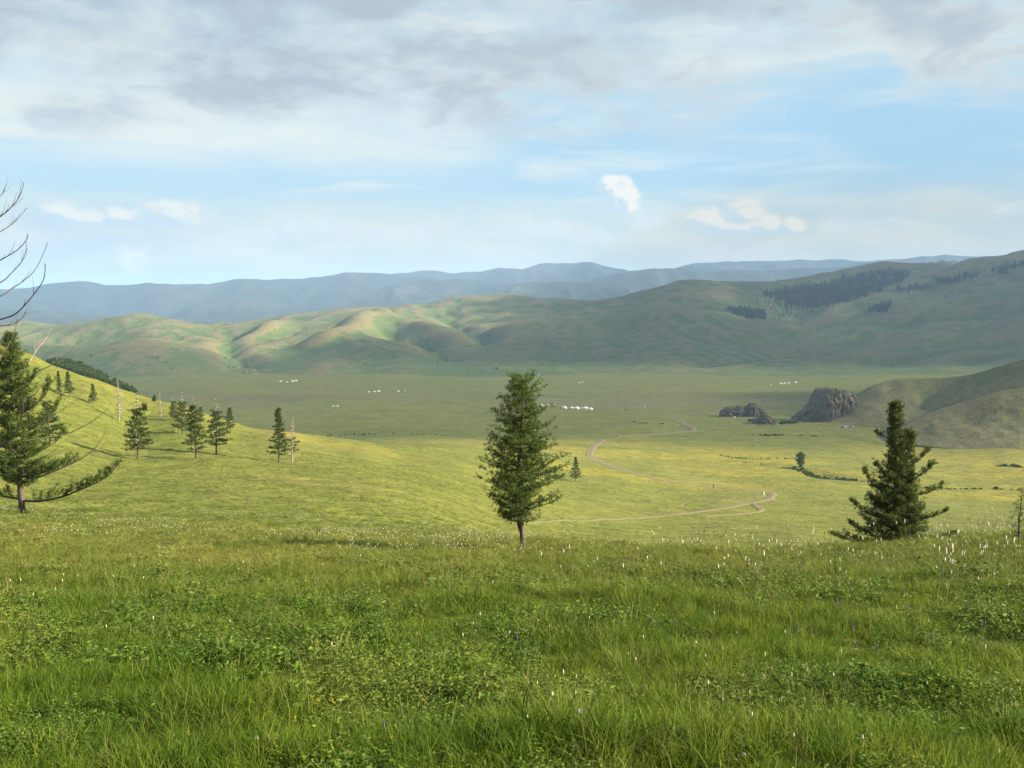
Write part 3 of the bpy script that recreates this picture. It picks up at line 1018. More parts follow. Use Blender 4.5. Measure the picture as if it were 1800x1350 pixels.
class Needles:                                  # tufts of narrow needles
    def __init__(self, seed):
        self.r = np.random.default_rng(seed)
        self.c, self.d, self.s = [], [], []

    def add(self, p, d, s):
        self.c.append(tuple(p))
        self.d.append(tuple(d))
        self.s.append(s)

    def mesh(self, name, per=9, ln=0.10, wd=0.016, spread=0.9):
        c, d, s = np.array(self.c), np.array(self.d), np.array(self.s)
        n = len(c)
        r = self.r
        d = d / np.maximum(np.linalg.norm(d, axis=1, keepdims=True), 1e-6)
        dirs = d[:, None, :] + spread * r.normal(0, 0.75, (n, per, 3))
        dirs /= np.maximum(np.linalg.norm(dirs, axis=2, keepdims=True), 1e-6)
        side = np.cross(dirs, r.normal(0, 1, (n, per, 3)))
        side /= np.maximum(np.linalg.norm(side, axis=2, keepdims=True), 1e-6)
        L = ln * s[:, None, None] * r.uniform(0.6, 1.25, (n, per, 1))
        Wd = wd * s[:, None, None] * r.uniform(0.7, 1.2, (n, per, 1))
        st = c[:, None, :] + 0.25 * ln * s[:, None, None] * r.normal(0, 0.6, (n, per, 3))
        A = st - side * Wd * 0.5 + dirs * L * 0.35
        B = st + side * Wd * 0.5 + dirs * L * 0.35
        C = st + dirs * L
        D = st
        V = np.stack([D, B, C, A], 2).reshape(-1, 3)
        F = np.arange(len(V)).reshape(-1, 4)
        return raw_mesh(name, V, F, smooth=False, n=4)


def tree(name, base, height, label, group=None, seed=1, radius=None, nb=70, crown0=0.12, width=None, rise=0.10, curl=0.25, tuft=0.12, tufts=14, dead_top=0.0,
         dead_all=False, twigs=5, leaf=m_needle, bark=m_bark, lean=(0, 0), per=8, cat='tree', second=None, wd=0.16, sparse=1.0, tsize=1.0, extra=None, branch_len_jit=0.3, big=False, xskew=0.0, flat=1.0):
    r = random.Random(seed)
    root = empty(name, base, r.uniform(0, 6.28) if not big else 0.0)
    tag(root, label, cat, group)
    H = height
    radius = radius or H * 0.016
    width = width or [(0, .16), (.2, .2), (.5, .14), (.8, .06), (1, .01)]
    wx_, wy_ = [w[0] for w in width], [w[1] for w in width]
    stems = [([Vector((lean[0] * s * H + 0.012 * H * math.sin(s * 5 + seed), lean[1] * s * H + 0.010 * H * math.cos(s * 4 + seed * 2) - 0.010 * H * math.cos(seed * 2), H * s)) for s in np.linspace(0, 1, 9)], radius, 0.0, 1.0)]
    for q in range(len(stems[0][0])):
        stems[0][0][q].x -= 0.012 * H * math.sin(seed)
    stems[0][0][0].z -= 0.25
    if second:
        stems.append(([Vector(p) for p in second['pts']], second['r'], second.get('t0', 0.2), second.get('share', 0.4)))
    tv, tf = [], []
    for pts, rr, t0_, sh in stems:
        sp = spline(pts, 14)
        tube(tv, tf, sp, [rr * (1.25 if i == 0 else 1) * (1 - 0.9 * i / 13) for i in range(14)], 8)
    link('trunk', raw_mesh('trunk', np.concatenate(tv), tf, n=4), root, m_dead if dead_all else bark)
    bv, bf, dv, df = [], [], [], []
    nd = Needles(seed)
    for si, (pts, rr, t0_, sh) in enumerate(stems):
        sp = spline(pts, 40)
        n_here = int(nb * sh) if si else nb
        for i in range(n_here):
            t_ = max(crown0, t0_) + (1 - max(crown0, t0_)) * ((i + r.uniform(0, .9)) / n_here) ** 0.92
            t_ = min(t_, 0.985)
            o_ = sp[int(t_ * 39)]
            az = i * 2.399 + r.uniform(-.5, .5)
            rel = (t_ - crown0) / (1 - crown0)
            zrel = min(max((o_.z / H - crown0) / (1 - crown0), 0), 1)
            L = H * float(np.interp(zrel, wx_, wy_)) * (1 + r.uniform(-branch_len_jit, branch_len_jit * 0.75)) * (0.7 if si else 1)
            L *= 1 + xskew * math.cos(az) * (1 - zrel)
            if L < 0.02 * H:
                L = 0.02 * H
            dh = Vector((math.cos(az), math.sin(az), 0))
            sd_ = Vector((-math.sin(az), math.cos(az), 0))
            ri = rise * (1 - 0.5 * rel) + 0.55 * max(rel - 0.75, 0) * 4 * 0.5 + r.uniform(-.10, .10)
            cu = curl * r.uniform(0.5, 1.3)
            bend = r.uniform(-.12, .12)
            poly = [o_ + dh * (L * s) + sd_ * (bend * L * s * s) + Vector((0, 0, L * (ri * s + cu * s * s * s))) for s in (0, .25, .5, .75, 1.0)]
            dead = dead_all and r.random() < (1.0 if leaf is None else 0.72) or (t_ > 1 - dead_top) or (r.random() < 0.05 and t_ < 0.35)
            br = rr * (1 - t_ * 0.8) * 0.26 * (0.5 + L / (H * 0.2) * 0.5)
            br = max(br, radius * (0.5 if dead and height > 4 and not big else 0.06))
            tube(dv if dead else bv, df if dead else bf, poly, [br, br * .8, br * .6, br * .42, br * .18], 4)
            if dead:
                for k in range(3):
                    s = r.uniform(.3, .9)
                    p = poly[0].lerp(poly[-1], s)
                    q = p + (dh * .5 + sd_ * r.choice((-1, 1)) * .8 + Vector((0, 0, r.uniform(0, .7)))) * L * .25
                    tube(dv, df, [p, q], [br * .4, br * .12], 3)
                continue
            nt = max(3, int(tufts * L / (H * 0.15)))
            for k in range(nt):
                if r.random() > sparse:
                    continue
                s = 0.12 + 0.9 * (k + r.random()) / nt
                s = min(s, 1.02)
                i0 = min(int(s * 4), 3)
                p = poly[i0].lerp(poly[i0 + 1], min(s * 4 - i0, 1.1))
                j = Vector((r.gauss(0, 1), r.gauss(0, 1), r.gauss(0.35, .8) * flat)) * tuft * 0.45
                nd.add(p + j, dh * .5 + Vector((0, 0, .45)) + sd_ * r.uniform(-.6, .6), tuft * r.uniform(.7, 1.25) * tsize)
            for k in range(twigs):
                s = 0.2 + 0.72 * (k + r.random()) / twigs
                i0 = min(int(s * 4), 3)
                p = poly[i0].lerp(poly[i0 + 1], s * 4 - i0)
                tl = L * r.uniform(.18, .38) * (1.15 - 0.6 * s)
                q = p + (dh * r.uniform(.35, .8) + sd_ * r.choice((-1, 1)) * r.uniform(.5, 1) + Vector((0, 0, r.uniform(.0, .55)))).normalized() * tl
                tube(bv, bf, [p, p.lerp(q, .5) + Vector((0, 0, -.04 * tl)), q], [br * .38, br * .26, br * .1], 3)
                mt = max(2, int(tufts * .8 * tl / (H * 0.06)))
                for kk in range(mt):
                    if r.random() > sparse:
                        continue
                    pp = p.lerp(q, 0.2 + 0.85 * (kk + r.random()) / mt)
                    j = Vector((r.gauss(0, 1), r.gauss(0, 1), r.gauss(0.3, .8) * flat)) * tuft * 0.35
                    nd.add(pp + j, (q - p).normalized() * .6 + Vector((0, 0, .4)), tuft * r.uniform(.65, 1.15) * tsize)
    if extra:
        extra(root, nd, r)
    if bf:
        tag(link('limbs', raw_mesh('limbs', np.concatenate(bv), bf, n=4), root, m_bark_dark), kind='stuff')
    if df:
        tag(link('dead_limbs', raw_mesh('dead_limbs', np.concatenate(dv), df, n=4), root, m_dead), 'bare grey dead twigs', kind='stuff')
    if nd.c and leaf is not None:
        link('crown', nd.mesh('crown', per=per, ln=1.0, wd=wd), root, leaf)
    return root


# centre: twin-stemmed larch
cb = Vector((*pxy(920, 968, 32.3), 0))
cb.z = float(gz(cb.x, cb.y)[0]) - 0.05
Hc = 5.62
tree('larch_tree', cb, Hc, 'tall full green larch with a forked slender trunk, standing alone in the middle', seed=3, radius=0.095, nb=140, crown0=0.20, big=True,
     width=[(0, .135), (.06, .205), (.16, .235), (.34, .215), (.5, .18), (.65, .145), (.8, .125), (.9, .095), (.97, .07), (1, .045)], rise=0.22, curl=0.22, tuft=0.115, tufts=9, twigs=7, per=7, wd=0.19, sparse=.75,
     lean=(-0.018, 0), second={'pts': [(-0.03, 0, 0.45), (-0.17, 0.05, 0.85), (-0.24, 0.05, 1.25), (-0.20, 0.1, 2.4), (-0.16, 0.1, 3.8), (-0.22, 0.08, Hc - .15)], 'r': 0.065, 't0': 0.17, 'share': 0.75},
     branch_len_jit=0.5)


# left: large larch with bare lower branches
def left_extra(root, nd, r):
    o0 = Vector(root.location)
    Yt = 62.0

    def P(px, py, dy=0.0):
        return at(px, py, Yt + dy) - o0
    big = [   # (pixel polyline, depth change at the tip, start radius, needle share from, needle reach)
        ([(40, 880), (70, 881), (110, 873), (140, 861), (170, 848), (193, 834), (207, 816)], -1.5, .06, 0.08, .93),
        ([(40, 878), (5, 872), (-40, 862), (-90, 840)], .5, .06, 0.1, .8),
        ([(38, 850), (70, 838), (105, 824), (138, 809), (165, 790), (178, 772), (188, 755)], 1.0, .05, 0.08, .42),
        ([(38, 846), (0, 830), (-40, 815)], -1.0, .05, 0.1, .9),
        ([(38, 838), (80, 830), (115, 812)], -2.0, .045, 0.1, 1.0),
        ([(36, 800), (70, 792), (100, 775), (112, 758)], 1.4, .045, 0.1, .95),
        ([(36, 800), (10, 785), (-25, 770)], -1.4, .045, 0.1, 1.0),
        ([(33, 765), (60, 752), (90, 730), (104, 706)], .8, .045, 0.1, 1.0),
        ([(30, 728), (55, 716), (80, 694), (90, 668)], -1.2, .04, 0.1, 1.0),
        ([(30, 730), (0, 712), (-20, 690)], 1.0, .04, 0.1, 1.0),
        ([(28, 690), (50, 676), (62, 655)], -.6, .035, 0.1, 1.0),
        ([(26, 660), (8, 650), (-8, 630)], .5, .035, 0.1, 1.0),
    ]
    for pl, dy, rad, s0, s1 in big:
        n = len(pl)
        poly = spline([P(a, c, dy * i / (n - 1)) for i, (a, c) in enumerate(pl)], 14)
        v, f = [], []
        rad *= 1.35
        tube(v, f, poly, [rad * (1 - .9 * i / 13) + .004 for i in range(14)], 6)
        L = sum((poly[i + 1] - poly[i]).length for i in range(13))
        for k in range(int(L * 11)):
            s = s0 + (1.0 - s0) * r.random()
            if s > s1 + 0.04 and r.random() < 0.97:
                continue
            i0 = min(int(s * 13), 12)
            p = poly[i0].lerp(poly[i0 + 1], s * 13 - i0)
            d = (poly[i0 + 1] - poly[i0]).normalized()
            sdv = d.cross(Vector((0, 0, 1))).normalized()
            tl = r.uniform(.3, 1.35) * min(1, L / 3.0) * (1.15 - .75 * s)
            q = p + (d * r.uniform(.2, .8) + sdv * r.uniform(-.9, .9) + Vector((0, 0, r.uniform(.1, 1.5)))).normalized() * tl
            tube(v, f, [p, q], [.015, .005], 3)
            for kk in range(max(3, int(tl * 12))):
                pp = p.lerp(q, r.uniform(.1, 1.05))
                nd.add(pp + Vector((r.gauss(0, .04), r.gauss(0, .04), r.gauss(.02, .04))), (q - p).normalized() + Vector((0, 0, .5)), .155 * r.uniform(.7, 1.3))
        link('branch', raw_mesh('branch', np.concatenate(v), f, n=4), root, m_bark_dark)
    dead = [
        ([(38, 790), (16, 781), (65, 772), (114, 764), (147, 749), (168, 737), (194, 713)], -2, .04),
        ([(36, 752), (60, 747), (78, 739), (104, 724), (135, 701), (150, 684)], -1, .028),
        ([(32, 690), (56, 659), (88, 643), (107, 631), (123, 617), (139, 599)], -1.5, .03),
        ([(30, 735), (43, 709), (61, 693), (77, 672), (85, 657)], -2, .035),
        ([(42, 800), (20, 803), (-12, 800)], -1, .03),
        ([(42, 893), (25, 891), (10, 894), (-12, 893)], -.5, .035),
        ([(70, 806), (88, 798), (101, 787)], -1.5, .02), ([(60, 808), (95, 800), (116, 790)], -1.5, .02), ([(62, 824), (90, 812), (110, 806)], -1, .018),
        ([(50, 640), (66, 613), (80, 597), (91, 576)], 2, .022), ([(62, 622), (60, 602), (58, 590)], 2, .015),
    ]
    for pl, dy, rad in dead:
        n = len(pl)
        poly = spline([P(a, c, dy * i / (n - 1)) for i, (a, c) in enumerate(pl)], 12)
        v, f = [], []
        rad *= 1.3
        tube(v, f, poly, [rad * (1 - .85 * i / 11) + .003 for i in range(12)], 5)
        for k in range(7):
            i0 = r.randrange(3, 11)
            p = poly[i0]
            d = (poly[i0 + 1 if i0 < 11 else i0] - poly[i0 - 1]).normalized()
            q = p + (d + Vector((r.uniform(-.6, .6), r.uniform(-.6, .6), r.uniform(-.3, .9)))).normalized() * r.uniform(.1, .45)
            tube(v, f, [p, q], [rad * .3, rad * .08], 3)
        link('dead_branch', raw_mesh('dead_branch', np.concatenate(v), f, n=4), root, m_dead)['label'] = 'bare grey-brown dead branch'


lb = Vector((*pxy(40, 905, 62.0), 0))
lb.z = float(gz(lb.x, lb.y)[0]) - 0.05
tree('larch_tree', lb, 11.3, 'big larch at the left edge with long bare branches sweeping right over the meadow', seed=8, radius=0.2, nb=150, crown0=0.16, big=True,
     width=[(0, .10), (.15, .15), (.4, .13), (.62, .115), (.8, .075), (.92, .04), (1, .012)], rise=0.02, curl=0.28, tuft=0.22, tufts=14, twigs=7, per=7, wd=0.17, lean=(-0.03, 0), extra=left_extra)

# right: dense twin-topped larch whose skirt spreads over the grass
rb = Vector((*pxy(1566, 966, 33.0), 0))
rb.z = float(gz(rb.x, rb.y)[0]) - 0.35


def right_extra(root, nd, r):
    o0 = Vector(root.location)

    def P(px, py, dy=0.0):
        return at(px, py, 33.0 + dy) - o0
    big = [([(1580, 915), (1610, 912), (1640, 908), (1665, 897)], -.8, .035), ([(1575, 885), (1605, 872), (1640, 862), (1657, 850)], .4, .03), ([(1580, 860), (1610, 840), (1630, 826), (1642, 812)], -.4, .028),
           ([(1585, 830), (1610, 812), (1628, 795), (1632, 790)], .4, .022), ([(1560, 870), (1530, 845), (1522, 832), (1518, 826)], -.6, .026), ([(1555, 910), (1525, 903), (1505, 888), (1497, 880)], -.5, .028),
           ([(1555, 945), (1525, 935), (1500, 924), (1494, 920)], .4, .024), ([(1560, 962), (1515, 955), (1480, 945), (1462, 938)], -.8, .024), ([(1575, 955), (1620, 950), (1660, 945), (1682, 936)], -.6, .024),
           ([(1560, 835), (1545, 822), (1540, 818)], .2, .022), ([(1570, 775), (1585, 765), (1600, 757)], .2, .02), ([(1560, 770), (1548, 764), (1540, 762)], .2, .015),
           ([(1560, 895), (1540, 880), (1525, 868)], .8, .024)]
    for pl, dy, rad in big:
        n = len(pl)
        poly = spline([P(a, c, dy * i / (n - 1)) for i, (a, c) in enumerate(pl)], 10)
        v, f = [], []
        tube(v, f, poly, [rad * (1 - .88 * i / 9) + .003 for i in range(10)], 5)
        L = sum((poly[i + 1] - poly[i]).length for i in range(9))
        for k in range(int(L * 26)):
            s = .1 + .88 * r.random()
            i0 = min(int(s * 9), 8)
            p = poly[i0].lerp(poly[i0 + 1], s * 9 - i0)
            d = (poly[i0 + 1] - poly[i0]).normalized()
            tl = r.uniform(.10, .30) * (1.15 - .75 * s)
            q = p + (d * r.uniform(.2, .8) + Vector((r.uniform(-.5, .5), r.uniform(-.8, .8), r.uniform(-.1, .9)))).normalized() * tl
            tube(v, f, [p, q], [.007, .003], 3)
            for kk in range(4):
                pp = p.lerp(q, r.uniform(.1, 1.05))
                nd.add(pp + Vector((r.gauss(0, .025), r.gauss(0, .025), r.gauss(.01, .025))), (q - p).normalized() + Vector((0, 0, .4)), .085 * r.uniform(.7, 1.3))
        link('branch', raw_mesh('branch', np.concatenate(v), f, n=4), root, m_bark_dark)
    for pl in ([(1600, 800), (1612, 770), (1618, 758)], [(1545, 830), (1520, 815), (1509, 812)], [(1590, 850), (1602, 830), (1612, 815)]):
        v, f = [], []
        tube(v, f, spline([P(*q) for q in pl], 6), [.012, .01, .008, .006, .004, .002], 4)
        link('dead_branch', raw_mesh('dead_branch', np.concatenate(v), f, n=4), root, m_dead)['label'] = 'thin bare dead branch'


tree('larch_tree', rb, 5.1, 'dense dark larch with two tops, its skirt rising from the flowery grass on the right', seed=12, radius=0.09, nb=185, crown0=0.03, big=True,
     width=[(0, .26), (.12, .22), (.3, .165), (.5, .10), (.66, .058), (.82, .042), (.95, .045), (1, .02)], rise=0.12, curl=0.25, tuft=0.105, tufts=13, twigs=7, per=7, wd=0.17, leaf=m_needle_dark,
     second={'pts': [(0.05, 0.1, .2), (.33, .12, 1.1), (.45, .1, 2.2), (.50, .1, 3.3), (.56, .1, 4.05)], 'r': .055, 't0': .03, 'share': .55}, extra=right_extra)

# right edge: slim young larch cut by the frame
eb = Vector((*pxy(1792, 968, 24.0), 0))
eb.z = float(gz(eb.x, eb.y)[0]) - 0.1
tree('larch_tree', eb, at(1792, 860, 24).z - eb.z, 'thin sparse young larch at the right edge of the meadow', seed=15, radius=0.035, nb=34, crown0=0.15, big=True,
     width=[(0, .12), (.4, .16), (.8, .09), (1, .02)], tuft=0.075, tufts=6, twigs=2, per=6, wd=.17, sparse=.6, leaf=m_needle_dark)

# bare tree just outside the frame on the left, whose branches reach into the picture
Yd = 13.0
dx_, dy_ = pxy(-190, 700, Yd)
dz_ = float(gz(dx_, dy_)[0])
dead_root = empty('dead_tree', (dx_, dy_, dz_ - .1))
tag(dead_root, 'bare dead tree whose thin dark branches reach into the sky at the left edge', 'tree')
v, f = [], []
top_z = at(-200, 230, Yd).z - dz_
tube(v, f, spline([(0, 0, 0), (.05, .1, top_z * .3), (-.04, .05, top_z * .65), (.05, 0, top_z)], 12), [.13 * (1 - .85 * i / 11) for i in range(12)], 8)
link('trunk', raw_mesh('trunk', np.concatenate(v), f, n=4), dead_root, m_bark)
rr_ = random.Random(5)
arcs = [[(-195, 520), (-60, 421), (0, 381), (20, 364), (35, 344), (42, 320)], [(-192, 560), (-60, 448), (0, 408), (25, 391), (47, 366)], [(-190, 610), (-80, 500), (-10, 463), (10, 452), (30, 440), (45, 424), (50, 412)],
        [(-192, 640), (-60, 521), (0, 497), (20, 480), (38, 460), (46, 440), (46, 424)], [(-195, 690), (-100, 565), (0, 521), (20, 508), (50, 487), (68, 464), (84, 426)],
        [(-190, 700), (-100, 592), (0, 562), (25, 553), (45, 535), (65, 510), (77, 490), (80, 464)], [(-190, 720), (-60, 585), (0, 573), (20, 571), (35, 563), (46, 549)],
        [(-190, 780), (-60, 690), (-10, 645), (5, 622), (18, 602), (27, 578), (30, 560)], [(-190, 860), (-60, 812), (0, 786), (15, 775), (28, 760), (35, 742), (40, 715), (38, 690)],
        [(-195, 480), (-80, 390), (-20, 352), (0, 345), (8, 334)], [(-195, 450), (-100, 330), (-60, 280), (-40, 240)]]
for k, pl in enumerate(arcs):
    n = len(pl)
    poly = spline([at(a, c, Yd + (.9 * math.sin(k * 2.1)) * i / (n - 1)) - Vector(dead_root.location) for i, (a, c) in enumerate(pl)], 16)
    poly[0] = Vector((0, .05, poly[0].z))
    v, f = [], []
    r0 = (.011, .010, .009, .008, .012, .012, .008, .011, .014, .007, .009)[k]
    tube(v, f, poly, [r0 * (1 - .8 * (i / 15) ** .7) + .0015 for i in range(16)], 6)
    for q in range(9):
        i0 = rr_.randrange(6, 15)
        d = (poly[min(i0 + 1, 15)] - poly[i0 - 1]).normalized()
        L = rr_.choice((.03, .05, .16, .26)) * rr_.uniform(.7, 1.2)
        e_ = poly[i0] + (d * .9 + Vector((rr_.uniform(-.35, .35), rr_.uniform(-.5, .5), rr_.uniform(.1, .9)))).normalized() * L
        m_ = poly[i0].lerp(e_, .5) + Vector((.02 * L, 0, -.05 * L))
        tube(v, f, [poly[i0], m_, e_], [r0 * .32, r0 * .22, .0012], 4)
    link('branch', raw_mesh('branch', np.concatenate(v), f, n=4), dead_root, m_bark_dark)

# trees scattered over the left hillside: (px, base py, top py, crown half width px, dead top share, all dead, label)
hill_trees = [
    (88, 780, 695, 30, .10, False, 'broad conifer behind the big left larch, partly hidden by its bare branches'),
    (104, 694, 652, 6, 0, False, 'thin small conifer high on the left hillside, left of a bushier one'),
    (121, 698, 652, 11, 0, False, 'small conifer high on the left hillside casting a shadow, second from the left'),
    (163, 710, 674, 10, 0, False, 'short bright green young conifer on the upper left hillside'),
    (209, 740, 662, 9, .9, True, 'tall pale leafless snag on the upper left hillside'),
    (242, 807, 688, 25, .24, False, 'leaning dark conifer with a bare pointed tip, leftmost of the front row on the hillside'),
    (283, 733, 684, 5, .9, True, 'slim bare grey snag near the hill crest'),
    (306, 738, 695, 11, .2, False, 'small conifer touching the hill crest, behind the middle group'),
    (321, 763, 688, 20, .24, False, 'conifer with a bare tip at the back of the middle group'),
    (345, 806, 694, 22, .16, False, 'tall sparse layered conifer at the front of the middle group'),
    (353, 745, 711, 8, .1, False, 'little conifer between the tall ones on the hill crest'),
    (380, 798, 698, 23, .22, False, 'wide layered conifer with a bare grey top, right of the middle group'),
    (405, 760, 708, 10, .14, False, 'small conifer at the right end of the middle group, below the crest'),
    (490, 813, 717, 20, 0, False, 'slender full green conifer beside a half-dead one on the low hillside'),
    (514, 813, 730, 15, .45, True, 'half-dead conifer with a bare pale top beside the slender green one'),
    (1012, 846, 803, 12, 0, False, 'small lone conifer on the lit meadow right of the central larch'),
]
for k, (px, by, ty, hw, dt, dead, lab) in enumerate(hill_trees):
    p = hit(px, by)
    h = at(px, ty, p.y).z - p.z
    w = hw / F0 * p.y / h
    snag = dead and dt > .6
    tree('dead_tree' if snag else 'conifer_tree', p - Vector((0, 0, .1)), h, lab, 'trees on the left hillside' if k < 15 else None, seed=30 + k, radius=h * .017, nb=64 if not snag else 100,
         crown0=.16 if not snag else .12, width=[(0, w * .75), (.08, w), (.3, w * .8), (.55, w * .5), (.8, w * .26), (1, w * .06)], rise=-.10, curl=.16, tuft=h * .036, tufts=6, twigs=5, per=6, wd=.30, flat=.45,
         dead_top=0 if snag else dt, dead_all=dead, leaf=None if snag else m_needle_dark, branch_len_jit=.38, sparse=.9, lean=((-.03, 0) if k == 5 else (0, 0)))

# round willow by the creek in the valley
p = hit(1407, 821)
h = at(1407, 795, p.y).z - p.z
tree('willow_tree', p - Vector((0, 0, .2)), h, 'small round bushy tree beside the creek on the yellow valley floor', seed=61, nb=60, crown0=.05,
     width=[(0, .18), (.25, .30), (.6, .27), (.85, .18), (1, .06)], rise=.5, curl=.1, tuft=h * .06, tufts=6, twigs=4, per=5, wd=.45, leaf=m_needle, branch_len_jit=.5)

# ------------------------------------------------------------------ scattering on points (grass, far flowers, woods)
def scatter(name, P, rot, scl, idx, protos, kind='stuff', extra=None):
    """one object: instances of the prototype meshes on the given points"""
    me = bpy.data.meshes.new(name)
    me.vertices.add(len(P))
    me.vertices.foreach_set('co', np.asarray(P, np.float32).ravel())
    a = me.attributes.new('rot', 'FLOAT_VECTOR', 'POINT')
    a.data.foreach_set('vector', np.asarray(rot, np.float32).ravel())
    a = me.attributes.new('scl', 'FLOAT_VECTOR', 'POINT')
    a.data.foreach_set('vector', np.asarray(scl, np.float32).ravel())
    a = me.attributes.new('pick', 'INT', 'POINT')
    a.data.foreach_set('value', np.asarray(idx, np.int32).ravel())
    if extra is not None:
        add_attr(me, 'dryness', extra)
    o = link(name, me)
    coll = bpy.data.collections.new(name + '_kinds')
    for k, pm in enumerate(protos):
        q = bpy.data.objects.new('%s_kind_%02d' % (name, k), pm)
        coll.objects.link(q)
    g = bpy.data.node_groups.new(name + '_scatter', 'GeometryNodeTree')
    g.interface.new_socket('Geometry', in_out='INPUT', socket_type='NodeSocketGeometry')
    g.interface.new_socket('Geometry', in_out='OUTPUT', socket_type='NodeSocketGeometry')
    gi, go = g.nodes.new('NodeGroupInput'), g.nodes.new('NodeGroupOutput')
    ip = g.nodes.new('GeometryNodeInstanceOnPoints')
    ci = g.nodes.new('GeometryNodeCollectionInfo')
    ci.inputs['Collection'].default_value = coll
    ci.inputs['Separate Children'].default_value = True
    ci.inputs['Reset Children'].default_value = True
    ip.inputs['Pick Instance'].default_value = True

    def attr(nm, ty):
        n = g.nodes.new('GeometryNodeInputNamedAttribute')
        n.data_type = ty
        n.inputs['Name'].default_value = nm
        return n.outputs[0]
    g.links.new(gi.outputs[0], ip.inputs['Points'])
    g.links.new(ci.outputs[0], ip.inputs['Instance'])
    g.links.new(attr('pick', 'INT'), ip.inputs['Instance Index'])
    g.links.new(attr('rot', 'FLOAT_VECTOR'), ip.inputs['Rotation'])
    g.links.new(attr('scl', 'FLOAT_VECTOR'), ip.inputs['Scale'])
    g.links.new(ip.outputs[0], go.inputs[0])
    md = o.modifiers.new('scatter', 'NODES')
    md.node_group = g
    return tag(o, kind=kind)


# ------------------------------------------------------------------ grass and herbs
def blade_mat(name, c1, c2, c3, straw, trans=0.48):
    m, t, b = material(name)
    P = pos_node(t)
    oi = t.new('ShaderNodeObjectInfo').outputs['Random']
    isl = t.new('ShaderNodeNewGeometry').outputs['Random Per Island']
    n1 = t.noise(P, 0.22, 4, 0.6)
    n2 = t.noise(P, 0.9, 3, 0.6)
    mixf = t.m('ADD', t.m('MULTIPLY', n1, 0.55), t.m('ADD', t.m('MULTIPLY', n2, 0.25), t.m('MULTIPLY', oi, 0.25)))
    c = t.mix(t.step(mixf, 0.36, 0.66), c1, c2)
    c = t.mix(t.step(t.m('ADD', t.m('MULTIPLY', n1, 0.5), t.m('MULTIPLY', oi, 0.5)), 0.58, 0.85), c, c3)
    c = t.mix(t.m('MULTIPLY', t.step(isl, 0.90, 0.95), 0.6), t.mix(t.step(isl, 0.35, 0.85), t.mix(1.0, c, (.72, .76, .72), 'MULTIPLY'), t.mix(1.0, c, (1.38, 1.32, 1.3), 'MULTIPLY')), straw)
    dr = t.new('ShaderNodeAttribute', attribute_type='INSTANCER', attribute_name='dryness').outputs['Fac']
    c = t.mix(t.m('MULTIPLY', dr, .8, clamp=True), c, (.195, .198, .042))
    t.l.new(c, b.inputs['Base Color'])
    b.inputs['Roughness'].default_value = 0.6
    b.inputs['Specular IOR Level'].default_value = 0.12
    tl = t.new('ShaderNodeBsdfTranslucent')
    t.l.new(c, tl.inputs['Color'])
    mx = t.new('ShaderNodeMixShader')
    mx.inputs[0].default_value = trans
    t.l.new(b.outputs[0], mx.inputs[1])
    t.l.new(tl.outputs[0], mx.inputs[2])
    t.l.new(mx.outputs[0], t.n['Material Output'].inputs['Surface'])
    return m


m_blade = blade_mat('grass_blade', (0.066, 0.130, 0.010), (0.122, 0.182, 0.015), (0.182, 0.204, 0.030), (0.26, 0.26, 0.08))
m_herb = blade_mat('herb_leaf', (0.058, 0.116, 0.014), (0.106, 0.164, 0.022), (0.142, 0.182, 0.036), (0.16, 0.12, 0.04), 0.3)
m_straw = blade_mat('straw_stalk', (0.17, 0.18, 0.045), (0.24, 0.22, 0.08), (0.27, 0.20, 0.10), (0.22, 0.12, 0.07), 0.25)


def blades(name, n, rad, h0, h1, w, bend, seed, mat, clump=1.0, segs=3):
    r = np.random.default_rng(seed)
    ang = r.uniform(0, 2 * np.pi, n)
    rr = rad * r.uniform(0, 1, n) ** (0.5 * clump + .2)
    bx, by = rr * np.cos(ang), rr * np.sin(ang)
    hh = r.uniform(h0, h1, n)
    da = r.uniform(0, 2 * np.pi, n)
    dx, dy = np.cos(da), np.sin(da)
    out = rr / max(rad, 1e-6)
    dx, dy = dx * .6 + np.cos(ang) * out * .5, dy * .6 + np.sin(ang) * out * .5
    bn = bend * r.uniform(0.25, 1.25, n)
    fa = r.uniform(0, np.pi, n)
    fx, fy = np.cos(fa), np.sin(fa)
    V = []
    for k in range(segs + 1):
        s = k / segs
        ox = bx + dx * hh * bn * s ** 1.8
        oy = by + dy * hh * bn * s ** 1.8
        oz = hh * (s - 0.32 * bn * s ** 2.4) - 0.02
        ww = w * (1 - s ** 1.6) * 0.5 * r.uniform(.7, 1.3, n) + 0.0002
        V.append(np.stack([ox - fx * ww, oy - fy * ww, oz], -1))
        V.append(np.stack([ox + fx * ww, oy + fy * ww, oz], -1))
    V = np.stack(V, 1)
    m_ = 2 * (segs + 1)
    F = []
    for k in range(segs):
        F.append(np.stack([np.arange(n) * m_ + 2 * k, np.arange(n) * m_ + 2 * k + 1, np.arange(n) * m_ + 2 * k + 3, np.arange(n) * m_ + 2 * k + 2], -1))
    me = raw_mesh(name, V.reshape(-1, 3), np.concatenate(F), n=4)
    me.materials.append(mat)
    return me


